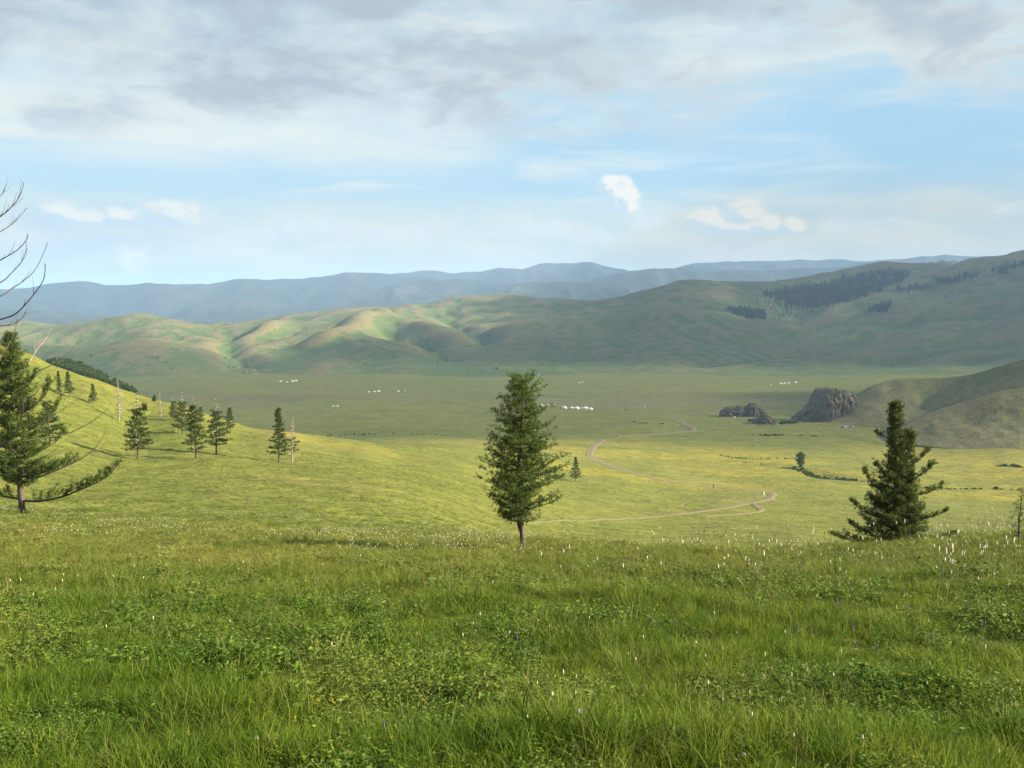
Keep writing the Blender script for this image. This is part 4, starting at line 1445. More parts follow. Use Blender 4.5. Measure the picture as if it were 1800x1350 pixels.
def herb(name, n, rad, h, leaf, seed, mat, pairs=6):
    r = np.random.default_rng(seed)
    V, F = [], []
    for i in range(n):
        a, q = r.uniform(0, 6.28), rad * r.uniform(0, 1) ** .6
        p0 = np.array([q * math.cos(a), q * math.sin(a), -0.01])
        d = np.array([math.cos(a) * r.uniform(.2, 1.1), math.sin(a) * r.uniform(.2, 1.1), 0])
        hh = h * r.uniform(.5, 1.2)
        for k in range(pairs):
            s = (k + 1.0) / pairs
            p = p0 + d * hh * s * s * .8 + np.array([0, 0, hh * (s - .3 * s * s)])
            for sg in (-1, 1):
                sd_ = np.array([-d[1], d[0], 0]) * sg + d * .4 + r.normal(0, .35, 3)
                sd_ /= np.linalg.norm(sd_)
                L = leaf * r.uniform(.6, 1.3) * (1.2 - .6 * s)
                w = np.cross(sd_, r.normal(0, 1, 3))
                w /= np.linalg.norm(w)
                b0 = len(V)
                V += [p, p + sd_ * L * .5 + w * L * .22, p + sd_ * L, p + sd_ * L * .5 - w * L * .22]
                F.append((b0, b0 + 1, b0 + 2, b0 + 3))
    me = raw_mesh(name, np.array(V), F, n=4, smooth=False)
    me.materials.append(mat)
    return me


protos = [blades('grass_tuft', 52, .13, .08, .20, .0080, .9, 1, m_blade), blades('grass_tuft', 52, .13, .10, .23, .0072, 1.1, 2, m_blade), blades('grass_tuft', 48, .12, .07, .17, .0084, .8, 3, m_blade),
          blades('long_grass_tuft', 44, .10, .16, .32, .0060, 1.0, 4, m_blade, 1.6), blades('long_grass_tuft', 40, .09, .18, .36, .0065, .8, 5, m_blade, 1.6), blades('straw_tuft', 12, .14, .18, .42, .0035, .45, 6, m_straw),
          herb('herb_tuft', 14, .14, .20, .042, 7, m_herb), herb('herb_tuft', 11, .13, .18, .066, 8, m_herb, 4), herb('herb_tuft', 15, .15, .26, .032, 9, m_herb, 9),
          blades('turf_patch', 130, .62, .07, .20, .022, .8, 10, m_blade, 1.0, 2), blades('turf_patch', 130, .62, .06, .17, .024, .7, 11, m_blade, 1.0, 2),
          blades('flat_grass_tuft', 46, .14, .10, .22, .0052, 1.5, 13, m_blade)]
gr = np.random.default_rng(99)
gpts, grot, gscl, gidx, gdry = [], [], [], [], []


def sow(y0, y1, dens, sc_, far=False, a0=-.60, a1=.60):
    n = int((a1 - a0) * .5 * (y1 ** 2 - y0 ** 2) * dens + (y1 - y0) * 1.6 * dens)
    yy = np.sqrt(gr.uniform(y0 ** 2, y1 ** 2, n))
    xx = gr.uniform(a0, a1, n) * yy + gr.uniform(-.8, .8, n)
    zz = gz(xx, yy)
    u = gr.uniform(0, 1, n)
    pn = fbm(xx / 1.8, yy / 1.8, 3, 201)
    pl = fbm(xx / 4.5, yy / 4.5, 2, 203)
    if far:
        k = np.where(u < .5, 9, 10)
        s = sc_ * gr.uniform(.75, 1.25, n)
    else:
        k = gr.integers(0, 3, n)
        k = np.where(u > .86, 11, k)
        k = np.where((pn > -.12) & (u < .55), gr.integers(6, 9, n), k)
        k = np.where((pl > .22) & (u < .55) & (pn < .3), gr.integers(3, 5, n), k)
        k = np.where(gr.uniform(0, 1, n) < .025 + .20 * sstep(yy, 12, 20) + .12 * np.clip(fbm(xx / 3, yy / 3, 2, 207), 0, 1), 5, k)
        s = sc_ * gr.uniform(.6, 1.3, n) * (1 + .7 * np.clip(fbm(xx / 1.4, yy / 1.4, 3, 205), -.8, 1))
    gpts.append(np.stack([xx, yy, zz], -1))
    grot.append(np.stack([gr.normal(0, .26, n) - .1, gr.normal(0, .26, n), gr.uniform(0, 6.28, n)], -1))
    gscl.append(np.stack([s, s, s * gr.uniform(.65, 1.0, n) * np.interp(yy, [5, 18, 28, 60], [.95, .74, .34, .36])], -1))
    gidx.append(k)
    gdry.append(sstep(yy, 12, 26) * (.62 + .55 * fbm(xx / 5, yy / 5, 3, 211)) * sstep(yy, 70, 45) + .45 * np.clip(fbm(xx / 2.2, yy / 2.2, 3, 213) - .15, 0, 1))


sow(3.2, 9, 150, .92)
sow(9, 16, 105, 1.05)
sow(16, 28, 70, 1.2)
sow(28, 44, 34, 1.45)
sow(44, 54, 13, 1.6)
sow(54, 66, 7, 1.5)
sow(66, 80, 3, 1.4)
sow(78, 120, .9, 1.5)
sow(120, 210, .35, 1.9, a1=.12)
scatter('grass', np.concatenate(gpts), np.concatenate(grot), np.concatenate(gscl), np.concatenate(gidx), protos, extra=np.concatenate(gdry))

# ------------------------------------------------------------------ wild flowers
def flat_mat(name, c, var=.25, trans=.0):
    m, t, b = material(name)
    P = pos_node(t)
    n = t.noise(P, 60.0, 3, .6)
    t.l.new(t.mix(t.step(n, .3, .7), tuple(x * (1 - var) for x in c), tuple(min(x * (1 + var), .95) for x in c)), b.inputs['Base Color'])
    return m


m_stem = flat_mat('flower_stem', (.11, .14, .04))
m_white = flat_mat('bistort_white', (.56, .52, .40), .14)
m_burnet = flat_mat('burnet_maroon', (.035, .012, .016))
m_yellow = flat_mat('yellow_petal', (.46, .34, .02))
m_violet = flat_mat('speedwell_violet', (.10, .085, .16))
m_lilac = flat_mat('aster_lilac', (.36, .28, .60))
m_pink = flat_mat('clover_pink', (.20, .045, .06))
m_puff = flat_mat('puffball_white', (.66, .58, .46), .1)


def lathe(V, F, prof, n=6, c=(0, 0, 0), axis=None, jit=0.0, r=None):
    base = len(V)
    ax = Vector(axis).normalized() if axis is not None else Vector((0, 0, 1))
    u = ax.orthogonal().normalized()
    w = ax.cross(u)
    for rad, h in prof:
        for k in range(n):
            a = 2 * math.pi * k / n
            rr = rad * (1 + (r.uniform(-jit, jit) if r else 0))
            V.append(tuple(Vector(c) + ax * h + (u * math.cos(a) + w * math.sin(a)) * rr))
    for i in range(len(prof) - 1):
        for k in range(n):
            k2 = (k + 1) % n
            F.append((base + i * n + k, base + i * n + k2, base + (i + 1) * n + k2, base + (i + 1) * n + k))


def stem_mesh(h, seed, w=.0035, leaves=2, forks=()):
    r = random.Random(seed)
    v, f = [], []
    tipx, tipy = r.uniform(-.14, .14) * h, r.uniform(-.14, .14) * h
    pts = spline([(0, 0, -.03), (tipx * .2, tipy * .2, h * .5), (tipx, tipy, h)], 6)
    tube(v, f, pts, [w, w, w * .9, w * .8, w * .7, w * .6], 4)
    tips = [pts[-1]]
    for q in forks:
        p = pts[3].lerp(pts[4], r.random())
        e_ = p + Vector((math.cos(q) * .3, math.sin(q) * .3, .75)) * h * r.uniform(.22, .38)
        tube(v, f, [p, p.lerp(e_, .5) + Vector((math.cos(q), math.sin(q), 0)) * .02 * h, e_], [w * .6, w * .5, w * .4], 4)
        tips.append(e_)
    for k in range(leaves):
        p = pts[1 + k]
        a = r.uniform(0, 6.28)
        L = h * r.uniform(.2, .32)
        d = Vector((math.cos(a), math.sin(a), 0))
        s = Vector((-d.y, d.x, 0)) * L * .07
        v.append(np.array([tuple(p), tuple(p + d * L * .5 + s + Vector((0, 0, L * .5))), tuple(p + d * L + Vector((0, 0, L * .55))), tuple(p + d * L * .5 - s + Vector((0, 0, L * .5)))]))
        n = sum(len(x) for x in v) - 4
        f.append((n, n + 1, n + 2, n + 3))
    return raw_mesh('stem', np.concatenate(v), f, n=4), tips


def head_mesh(name, kind, tips, seed, h):
    r = random.Random(seed)
    V, F = [], []
    for i, tp in enumerate(tips):
        if kind == 'spike':                     # dense cylindrical spike
            L, R = h * r.uniform(.085, .13) * (1 if i == 0 else .7), r.uniform(.0050, .0068)
            ax = (r.uniform(-.15, .15), r.uniform(-.15, .15), 1)
            lathe(V, F, [(R * .3, -L * .1), (R * .95, L * .08), (R * 1.1, L * .3), (R * .92, L * .42), (R * 1.08, L * .55), (R * .85, L * .75), (R * .55, L * .95), (R * .1, L * 1.04)], 7, tp, ax, .22, r)
        elif kind == 'knob':                    # small dark oval head
            L, R = r.uniform(.018, .026), r.uniform(.0062, .0085)
            lathe(V, F, [(R * .2, -L * .2), (R, L * .2), (R * 1.05, L * .5), (R * .8, L * .8), (R * .1, L)], 6, tp, None, .15, r)
        elif kind == 'tall':                    # slender violet spike
            L, R = h * r.uniform(.2, .3), r.uniform(.006, .008)
            lathe(V, F, [(R * .6, -L * .5), (R * 1.1, -L * .3), (R * .95, 0), (R * .8, L * .3), (R * .5, L * .6), (R * .1, L * .8)], 6, tp, None, .3, r)
        elif kind == 'disc':                    # clustered small yellow flowers
            for q in range(5):
                c = Vector(tp) + Vector((r.gauss(0, .014), r.gauss(0, .014), r.gauss(0, .010)))
                for k in range(5):
                    a = k * 1.2566 + r.random()
                    d = Vector((math.cos(a), math.sin(a), .35)) * .010
                    s = Vector((-d.y, d.x, 0)) * .5
                    b0 = len(V)
                    V += [tuple(c), tuple(c + d * .6 + s), tuple(c + d * 1.1), tuple(c + d * .6 - s)]
                    F.append((b0, b0 + 1, b0 + 2, b0 + 3))
        elif kind == 'star':                    # open ray flower
            c = Vector(tp)
            for k in range(11):
                a = k * 2 * math.pi / 11
                d = Vector((math.cos(a), math.sin(a) * .8, .30 + .5 * math.sin(a))) * .024
                s = Vector((-math.sin(a), math.cos(a), 0)) * .0055
                b0 = len(V)
                V += [tuple(c + d * .15), tuple(c + d * .6 + s), tuple(c + d), tuple(c + d * .6 - s)]
                F.append((b0, b0 + 1, b0 + 2, b0 + 3))
        elif kind == 'ball':
            R = r.uniform(.010, .014)
            lathe(V, F, [(R * .3, -R * .8), (R * .9, -R * .4), (R * 1.05, 0), (R * .85, R * .5), (R * .2, R * .9)], 7, tp, None, .25, r)
    return raw_mesh(name, np.array(V), F, n=4)


def flower_kind(part, kind, n, h0, h1, mat, seed, forks=0, leaves=2, w=.0035):
    out = []
    for k in range(n):
        r = random.Random(seed + k)
        h = h0 + (h1 - h0) * (k + .5) / n
        sm, tips = stem_mesh(h, seed + k, w, leaves, [r.uniform(0, 6.28) for _ in range(forks and r.randint(1, forks))])
        hm_ = head_mesh(part, kind, tips, seed + k, h)
        sm.materials.append(m_stem)
        hm_.materials.append(mat)
        out.append((sm, hm_))
    return out


K_white = flower_kind('flower_spike', 'spike', 5, .30, .48, m_white, 300)
K_burnet = flower_kind('flower_head', 'knob', 4, .38, .60, m_burnet, 320, 3, 1, .0028)
K_yellow = flower_kind('flower_cluster', 'disc', 3, .14, .26, m_yellow, 340, 3, 2, .003)
K_violet = flower_kind('flower_spike', 'tall', 3, .20, .32, m_violet, 360)
K_pink = flower_kind('flower_head', 'ball', 3, .14, .24, m_pink, 380, 1)
K_lilac = flower_kind('flower_rays', 'star', 2, .16, .22, m_lilac, 390)


def plant(name, kinds, x, y, s, label, cat, group, rz, k):
    z = float(gz(x, y)[0])
    root = empty(name, (x, y, z), rz)
    s = s * (.55 if name == 'yellow_wildflower' else .75 if name == 'clover' else .8 if name == 'aster' else 1)
    root.scale = (s, s, s)
    root.rotation_euler = (random.gauss(0, .06), random.gauss(0, .06), rz)
    tag(root, label, cat, group)
    sm, hm_ = kinds[k % len(kinds)]
    link('stem', sm, root)
    link(hm_.name.split('.')[0], hm_, root)
    return root


random.seed(5)
fr = np.random.default_rng(17)


def crest_label(what, px, Y):
    if Y < 13:
        return '%s low in the near grass on the right' % what, '%ss in the near grass' % what
    for lim, lo in ((1150, 'just right of the central larch trunk'), (1400, 'below the bend of the dirt track'), (1680, 'in front of the dense twin-topped larch'), (9999, 'right of the twin-topped larch')):
        if px < lim:
            return '%s on the crest %s' % (what, lo), '%ss %s' % (what, lo)


wh = []
while len(wh) < 165:                            # thick along the crest on the right, in drifts
    px, Y = 930 + 870 * fr.uniform() ** .8, fr.uniform(13, 31)
    if float(fbm(np.array(px / 90.), np.array(Y / 4.), 2, 411)) + fr.normal(0, .2) > .0:
        wh.append((px, Y))
for _ in range(60):
    wh.append((1650 + fr.uniform(0, 160), fr.uniform(14, 26)))
for _ in range(42):
    wh.append((fr.uniform(820, 1800), fr.uniform(5.6, 13)))
for _ in range(40):
    wh.append((fr.uniform(0, 900), fr.uniform(7, 26)))
wh = wh[:300]
near_w, far_w = 0, 0
for k, (px, Y) in enumerate(wh):
    x = (px - 900) / F0 * Y
    if px < 900:
        lab, grp = ('white flower spike in the meadow below the big left larch', 'white flowers below the left larch') if px < 450 else ('white flower spike in the meadow left of the central larch trunk', 'white flowers left of the central larch')
    else:
        lab, grp = crest_label('white flower spike', px, Y)
    plant('bistort', K_white, x, Y, fr.uniform(.72, 1.2) * ((1.3 if k % 3 else 1.75) if Y > 13 and px > 900 else .7 if Y < 13 else .85), lab, 'flower', grp, fr.uniform(0, 6.28), k)
for k in range(70):
    px, Y = 940 + 860 * fr.uniform() ** .9, fr.uniform(14, 30)
    lab, grp = crest_label('dark maroon knob flower', px, Y)
    plant('burnet', K_burnet, (px - 900) / F0 * Y, Y, fr.uniform(.85, 1.3), lab, 'flower', grp, fr.uniform(0, 6.28), k)
yspots = [(470, 1255), (455, 1235), (500, 1215), (520, 1262), (560, 1238), (585, 1245), (590, 1222), (480, 1155), (445, 1050), (340, 980), (350, 985), (330, 978), (580, 1045), (500, 1090), (50, 1010), (95, 1010), (4, 1060),
          (250, 1040), (268, 1030), (1085, 1265), (340, 1298), (410, 1235), (490, 1300), (475, 1282), (520, 1330), (690, 1310), (1500, 1010), (1460, 960), (1440, 975), (1520, 965)]
for k, (px, py) in enumerate(yspots):
    p = hit(px, py + 20)
    plant('yellow_wildflower', K_yellow, p.x, p.y, fr.uniform(.8, 1.2), 'small yellow flowers low in the grass %s' % ('at the right, before the dense larch' if px > 900 else 'near the bottom left' if py > 1100 else 'at mid left'), 'flower', 'small yellow flowers %s' % ('right' if px > 900 else 'bottom left' if py > 1100 else 'mid left'), fr.uniform(0, 6.28), k)
for k in range(36):
    px, Y = fr.uniform(1330, 1800), fr.uniform(8, 24)
    if k % 6 == 0:
        px, Y = fr.uniform(500, 1200), fr.uniform(6, 14)
    plant('speedwell', K_violet, (px - 900) / F0 * Y, Y, fr.uniform(.8, 1.15), 'slim dusky violet flower spike in the grass', 'flower', 'violet flower spikes', fr.uniform(0, 6.28), k)
for k in range(26):
    px, Y = (fr.uniform(1000, 1800), fr.uniform(6.0, 26))
    plant('clover', K_pink, (px - 900) / F0 * Y, Y, fr.uniform(.8, 1.2), 'small dark pink flower head in the grass on the right', 'flower', 'dark pink flower heads', fr.uniform(0, 6.28), k)
p = hit(1014, 1292)
plant('aster', K_lilac, p.x, p.y, 1.25, 'single open lilac ray flower near the bottom of the meadow', 'flower', None, .3, 0)
for px, py, lab, s in ((447, 1318, 'cream puffball cap on a thin stalk near the bottom left', 1.0), (1301, 1362, 'round pale green puffball at the bottom edge on the right', .9)):
    p = hit(px, min(py, 1349))
    r_ = random.Random(px)
    root = empty('mushroom', (p.x, p.y, p.z + .02))
    tag(root, lab, 'mushroom')
    V, F = [], []
    lathe(V, F, [(.004, -.04), (.004, .06), (.005, .075)], 6)
    link('stalk', raw_mesh('stalk', np.array(V), F, n=4), root, m_stem)
    V, F = [], []
    lathe(V, F, [(.004, .07), (.018, .073), (.026, .085), (.025, .098), (.015, .108), (.002, .111)], 10, (0, 0, 0), (.3, -.3, 1), .06, r_)
    link('cap', raw_mesh('cap', np.array(V), F, n=4), root, m_puff)
    root.scale = (s * .72, s * .72, s * .85)
for k, (bx, by, tx, ty, lab) in enumerate(((543, 1275, 520, 1140, 'long pale grass stalk bending left, tallest in the near meadow'), (505, 1290, 495, 1205, 'shorter pale grass stalk left of the tallest one'),
                                          (1233, 1345, 1228, 1230, 'straight straw-coloured stalk near the bottom right of centre'))):
    p = hit(bx, by)
    q = at(tx, ty, p.y)
    v, f = [], []
    d = q - p
    tube(v, f, spline([(0, 0, -.02), d * .5 + Vector((.035, 0, .0)), d], 8), [.004, .004, .0038, .0035, .003, .0026, .002, .001], 5)
    root = empty('grass_stalk', p)
    tag(root, lab, 'grass stalk')
    link('stem', raw_mesh('stem', np.concatenate(v), f, n=4), root, m_straw)
    V, F = [], []
    for j in range(12):
        c = d * (0.80 + .017 * j) + Vector((random.gauss(0, .006), random.gauss(0, .006), 0))
        lathe(V, F, [(.0008, -.006), (.0024, 0), (.0008, .007)], 4, c)
    link('seed_head', raw_mesh('seed_head', np.array(V), F, n=4), root, m_straw)

# the white haze of flowers over the left half of the meadow and along the crest: beyond counting
sp = []
for k in range(2):
    sm, hm_ = K_white[1 + k]
    a1 = np.empty(len(sm.vertices) * 3, np.float32)
    sm.vertices.foreach_get('co', a1)
    a2 = np.empty(len(hm_.vertices) * 3, np.float32)
    hm_.vertices.foreach_get('co', a2)
    q1, q2 = np.empty(len(sm.polygons) * 4, np.int32), np.empty(len(hm_.polygons) * 4, np.int32)
    sm.loops.foreach_get('vertex_index', q1)
    hm_.loops.foreach_get('vertex_index', q2)
    me = raw_mesh('far_bistort', np.concatenate([a1.reshape(-1, 3), a2.reshape(-1, 3)]), np.concatenate([q1.reshape(-1, 4), q2.reshape(-1, 4) + len(a1) // 3]), n=4)
    me.materials.append(m_stem)
    me.materials.append(m_white)
    me.polygons.foreach_set('material_index', np.array([0] * (len(q1) // 4) + [1] * (len(q2) // 4), np.int32))
    sp.append(me)
n = 5200
yy = np.concatenate([fr.uniform(34, 72, n), fr.uniform(26, 46, 900), fr.uniform(90, 230, 2600)])
pp = np.concatenate([fr.uniform(-80, 940, n), fr.uniform(500, 1250, 900), fr.uniform(-100, 900, 2600)])
xx = (pp - 900) / F0 * yy
keep = fbm(xx / 5, yy / 7, 3, 400) > fr.uniform(-.5, .25, len(xx))
xx, yy = xx[keep], yy[keep]
n = len(xx)
s = fr.uniform(.75, 1.2, n) * np.where(yy > 80, 1.5, 1.0)
scatter('white_flower_carpet', np.stack([xx, yy, gz(xx, yy)], -1), np.stack([fr.normal(0, .1, n), fr.normal(0, .1, n), fr.uniform(0, 6.28, n)], -1), np.stack([s * .95, s * .95, s * .8], -1), fr.integers(0, 2, n), sp)

# ------------------------------------------------------------------ dirt tracks draped over the meadow
m_track, t, b = material('dirt_track')
P = pos_node(t)
ac = t.new('ShaderNodeAttribute', attribute_name='across').outputs['Fac']
n1 = t.noise(P, .35, 5, .65)
n2 = t.noise(P, 2.5, 4, .6)
dirt = t.mix(t.step(n1, .35, .65), (.150, .118, .064), (.200, .165, .096))
mid = t.m('ADD', t.m('SUBTRACT', 1.0, t.step(ac, .12, .3)), t.step(ac, .72, 1.0))
gr_ = t.new('ShaderNodeAttribute', attribute_name='grown').outputs['Fac']
mid = t.m('ADD', mid, gr_)
c = t.mix(t.m('MULTIPLY', t.step(t.m('ADD', mid, t.m('MULTIPLY', t.m('SUBTRACT', n1, .5), 2.2)), .45, 1.0), .85), dirt, (.10, .115, .03))
t.l.new(c, b.inputs['Base Color'])
bump(t, b, n2, .5, .2)


def track(name, pts, wd, lift=.12, fade=None):
    W = [hit(*p) for p in pts]
    wk = wd if isinstance(wd, list) else None
    L = sum((W[i + 1] - W[i]).length for i in range(len(W) - 1))
    n = int(min(260, max(24, L / 3.0)))
    sp = spline(W, n)
    V, F, A, Wn = [], [], [], []
    for i, p in enumerate(sp):
        d = sp[min(i + 1, n - 1)] - sp[max(i - 1, 0)]
        s = Vector((d.y, -d.x, 0)).normalized()
        w = (float(np.interp(i / (n - 1) * (len(W) - 1), [a_[0] for a_ in wk], [a_[1] for a_ in wk])) if wk else wd if not isinstance(wd, tuple) else wd[0] + (wd[1] - wd[0]) * i / (n - 1)) * (1 + .22 * float(perlin(i * .21, 3.3, 8))) * min(1, i / 3 + .15, (n - 1 - i) / 3 + .15)
        for k in range(7):
            u = -1 + k / 3
            q = p + s * (u * w * .5)
            V.append((q.x, q.y, drop(q.x, q.y) + (lift if abs(u) < .9 else -.02)))
            A.append(abs(u))
            Wn.append(0.0 if fade is None else float(sstep(i / (n - 1), *fade)) * .9)
    F = grid_faces(n, 7)
    me = raw_mesh(name, np.array(V), F, n=4)
    add_attr(me, 'across', A)
    add_attr(me, 'grown', Wn)
    return tag(link(name, me, mat=m_track), kind='structure')


track('path', [(1063, 772), (1052, 778), (1042, 788), (1037, 799), (1050, 809), (1075, 820), (1105, 830), (1140, 839), (1170, 845), (1210, 850), (1260, 856), (1310, 862), (1345, 865), (1358, 869), (1352, 876), (1330, 882),
               (1300, 888), (1260, 895), (1200, 903), (1140, 909), (1080, 913), (1020, 916), (960, 918), (900, 920)], [(0, 5.0), (3, 4.6), (5, 5.6), (11, 5.6), (13, 3.6), (16, 3.4), (18, 2.6), (20, 1.6), (23, .6)], .2, fade=(.62, 1.0))
track('path', [(1322, 885), (1330, 891), (1338, 896), (1332, 900), (1300, 904), (1240, 908)], 2.0, .2)
track('path', [(1085, 768), (1130, 765), (1170, 762), (1200, 759), (1217, 757), (1213, 751), (1202, 746), (1194, 741), (1184, 739)], (5.0, 9.0), .5)
track('path', [(1165, 846), (1230, 848), (1300, 850)], 1.6)
track('path', [(1000, 722), (1040, 720), (1075, 723), (1085, 727)], 3.0, .3)

# ------------------------------------------------------------------ rocks
m_rock, t, b = material('outcrop_rock')
P = pos_node(t)
n1 = t.noise(P, .12, 6, .65)
n2 = t.noise(t.vmul(P, (1, 1, 2.2)), .5, 6, .7)
c = t.mix(t.step(n2, .35, .65), (.080, .068, .052), (.190, .160, .120))
c = t.mix(t.m('MULTIPLY', t.step(n1, .52, .66), .6), c, (.17, .105, .08))
gn = t.new('ShaderNodeSeparateXYZ')
t.l.new(t.new('ShaderNodeNewGeometry').outputs['Normal'], gn.inputs[0])
c = t.mix(t.m('MULTIPLY', t.step(t.m('ADD', gn.outputs[2], t.m('MULTIPLY', t.m('SUBTRACT', n2, .5), .9)), .62, .85), .85), c, (.085, .105, .035))
t.l.new(c, b.inputs['Base Color'])
bump(t, b, t.m('ADD', n2, n1), .9, 2.0)


def rock_mass(name, crest, base, Y, depth, seed, label, nth=26, cols=90):
    cr, bs = np.array(crest, float), np.array(base, float)
    px = np.linspace(cr[0, 0], cr[-1, 0], cols)
    zt = np.array([e_of(v) for v in np.interp(px, cr[:, 0], cr[:, 1])]) * Y
    zb = np.array([e_of(v) for v in np.interp(px, bs[:, 0], bs[:, 1])]) * Y - 1.5
    x = (px - 900) / F0 * Y
    th = np.linspace(0, np.pi, nth)
    hgt = np.maximum(zt - zb, .6)
    D = depth * np.clip(hgt / hgt.max(), .25, 1) ** .7
    sn, cs = np.sin(th) ** .55, np.sign(np.cos(th)) * np.abs(np.cos(th)) ** .8
    XX = np.repeat(x[None], nth, 0)
    YY = Y + D[None] * (1 - cs[:, None] * 1.0) - D[None]
    ZZ = zb[None] + hgt[None] * sn[:, None]
    k = hgt.max()
    n_ = ridged(XX / (k * .35), (ZZ + YY * .7) / (k * .35), 4, seed, .6)
    damp = np.minimum(1, hgt / 6)[None]
    YY = YY - np.sign(cs)[:, None] * n_ * k * .095 * damp
    ZZ = ZZ + n_ * k * .04 * sn[:, None] * damp
    XX = XX + fbm(YY / (k * .3), ZZ / (k * .3), 3, seed + 3) * k * .05 * damp
    me = raw_mesh(name, np.stack([XX, YY, ZZ + EYE], -1).reshape(-1, 3), grid_faces(nth, cols), n=4, smooth=False)
    o = link(name, me, mat=m_rock)
    return tag(o, label, 'rock')


Yr = hit(1310, 732).y
rock_mass('rock_outcrop', [(1267, 731), (1270, 722), (1276, 719), (1284, 716), (1292, 716), (1300, 714), (1310, 716), (1316, 714), (1320, 709), (1329, 709), (1334, 713), (1340, 714), (1345, 719), (1350, 727), (1354, 731)],
          [(1267, 732), (1300, 731), (1330, 731), (1354, 733)], Yr, 9, 501, 'long low ridge of dark jagged rock on the valley floor')
Yr2 = hit(1350, 744).y
rock_mass('rock_outcrop', [(1324, 744), (1330, 737), (1338, 732), (1346, 727), (1352, 729), (1358, 735), (1364, 738), (1371, 745)], [(1324, 745), (1371, 746)], Yr2, 7, 502,
          'small reddish rock mound in front of the long low rock ridge')
rock_mass('rock_cliff', [(1394, 743), (1402, 735), (1412, 726), (1422, 718), (1429, 714), (1436, 706), (1438, 695), (1441, 688), (1449, 685), (1456, 684), (1464, 683), (1470, 687), (1480, 689), (1490, 691), (1498, 694), (1504, 702)],
          [(1394, 744), (1440, 743), (1470, 727), (1504, 706)], 925, 24, 503, 'tall dark rock cliff at the end of the grassy hill on the right')
# pale boulders lying about
for k, (px, py, w, lab) in enumerate(((1291, 734, 1.4, 'white boulder below the long low rock ridge'), (1483, 752, 2.6, 'largest of three grey boulders below the rock cliff'), (1490, 751, 1.6, 'middle one of three grey boulders below the rock cliff'),
                                      (1497, 751, 1.8, 'rightmost of three grey boulders below the rock cliff'), (1366, 747, 1.6, 'grey boulder at the foot of the small reddish mound'))):
    p = hit(px, py)
    bm = bmesh.new()
    bmesh.ops.create_icosphere(bm, subdivisions=2, radius=1)
    for vv in bm.verts:
        q = vv.co
        f_ = 1 + .28 * float(perlin(q.x * 1.3 + k * 5, q.y * 1.3 + q.z, 600 + k))
        vv.co = Vector((q.x * w * f_, q.y * w * .8 * f_, max(q.z * w * .62 * f_ + w * .2, -.3)))
    me = bpy.data.meshes.new('boulder')
    bm.to_mesh(me)
    bm.free()
    o = link('boulder', me, mat=flat_mat('pale_stone', (.55, .53, .50)) if k == 0 else flat_mat('grey_stone', (.24, .26, .29)))
    o.location = p
    tag(o, lab, 'boulder')

# fallen stones round the outcrops and here and there on the valley floor
sc_p = []
for k in range(3):
    bm = bmesh.new()
    bmesh.ops.create_icosphere(bm, subdivisions=1, radius=1)
    for vv in bm.verts:
        vv.co *= 1 + .35 * float(perlin(vv.co.x * 1.7 + k * 7, vv.co.y * 1.7 + vv.co.z, 640 + k))
        vv.co.z *= .6
    me = bpy.data.meshes.new('stone')
    bm.to_mesh(me)
    bm.free()
    me.materials.append(m_rock)
    sc_p.append(me)
st_ = []
for px, py, n, w in ((1310, 733, 60, 16), (1352, 745, 50, 9), (1425, 742, 70, 12), (1470, 728, 40, 12), (1650, 700, 40, 22), (1730, 720, 40, 18)):
    p = hit(px, py)
    for k in range(n):
        x, y = p.x + fr.normal(0, w), p.y + fr.normal(0, w * .7) - 4
        st_.append((x, y, drop(x, y), fr.uniform(.2, 1.1) ** 1.5))
for k in range(160):
    y = fr.uniform(300, 1500)
    x = fr.uniform(-.35, .52) * y
    st_.append((x, y, drop(x, y), fr.uniform(.2, .6)))
st_ = np.array(st_)
n = len(st_)
scatter('scree', st_[:, :3], np.stack([fr.uniform(-.5, .5, n), fr.uniform(-.5, .5, n), fr.uniform(0, 6.28, n)], -1), np.repeat(st_[:, 3:4], 3, 1), fr.integers(0, 3, n), sc_p)

# ------------------------------------------------------------------ felt tents
m_felt = flat_mat('white_felt', (.66, .66, .64), .05)
m_roof = flat_mat('white_canvas', (.70, .70, .68), .04)
m_door = flat_mat('orange_door', (.35, .12, .05), .1)
m_ring = flat_mat('tent_ring', (.30, .25, .20), .1)


def disc_mesh(name, prof, n=16):
    V, F = [], []
    lathe(V, F, prof, n)
    return raw_mesh(name, np.array(V), F, n=4)


yw = disc_mesh('wall', [(3.0, -.5), (3.0, 1.45), (2.97, 1.55)])
yr = disc_mesh('roof', [(3.08, 1.5), (2.2, 1.98), (1.2, 2.42), (.55, 2.62), (.5, 2.62)])
yc = disc_mesh('roof_ring', [(.52, 2.58), (.52, 2.74), (.42, 2.78), (.05, 2.78)], 10)
ydm = bpy.data.meshes.new('door')
ydm.from_pydata([(-.45, -3.09, 0), (.45, -3.09, 0), (.45, -3.09, 1.4), (-.45, -3.09, 1.4), (-.45, -2.9, 0), (.45, -2.9, 0), (.45, -2.9, 1.4), (-.45, -2.9, 1.4)], [],
                [(0, 1, 2, 3), (1, 5, 6, 2), (5, 4, 7, 6), (4, 0, 3, 7), (3, 2, 6, 7), (0, 4, 5, 1)])
for me, mt in ((yw, m_felt), (yr, m_roof), (yc, m_ring), (ydm, m_door)):
    me.materials.append(mt)
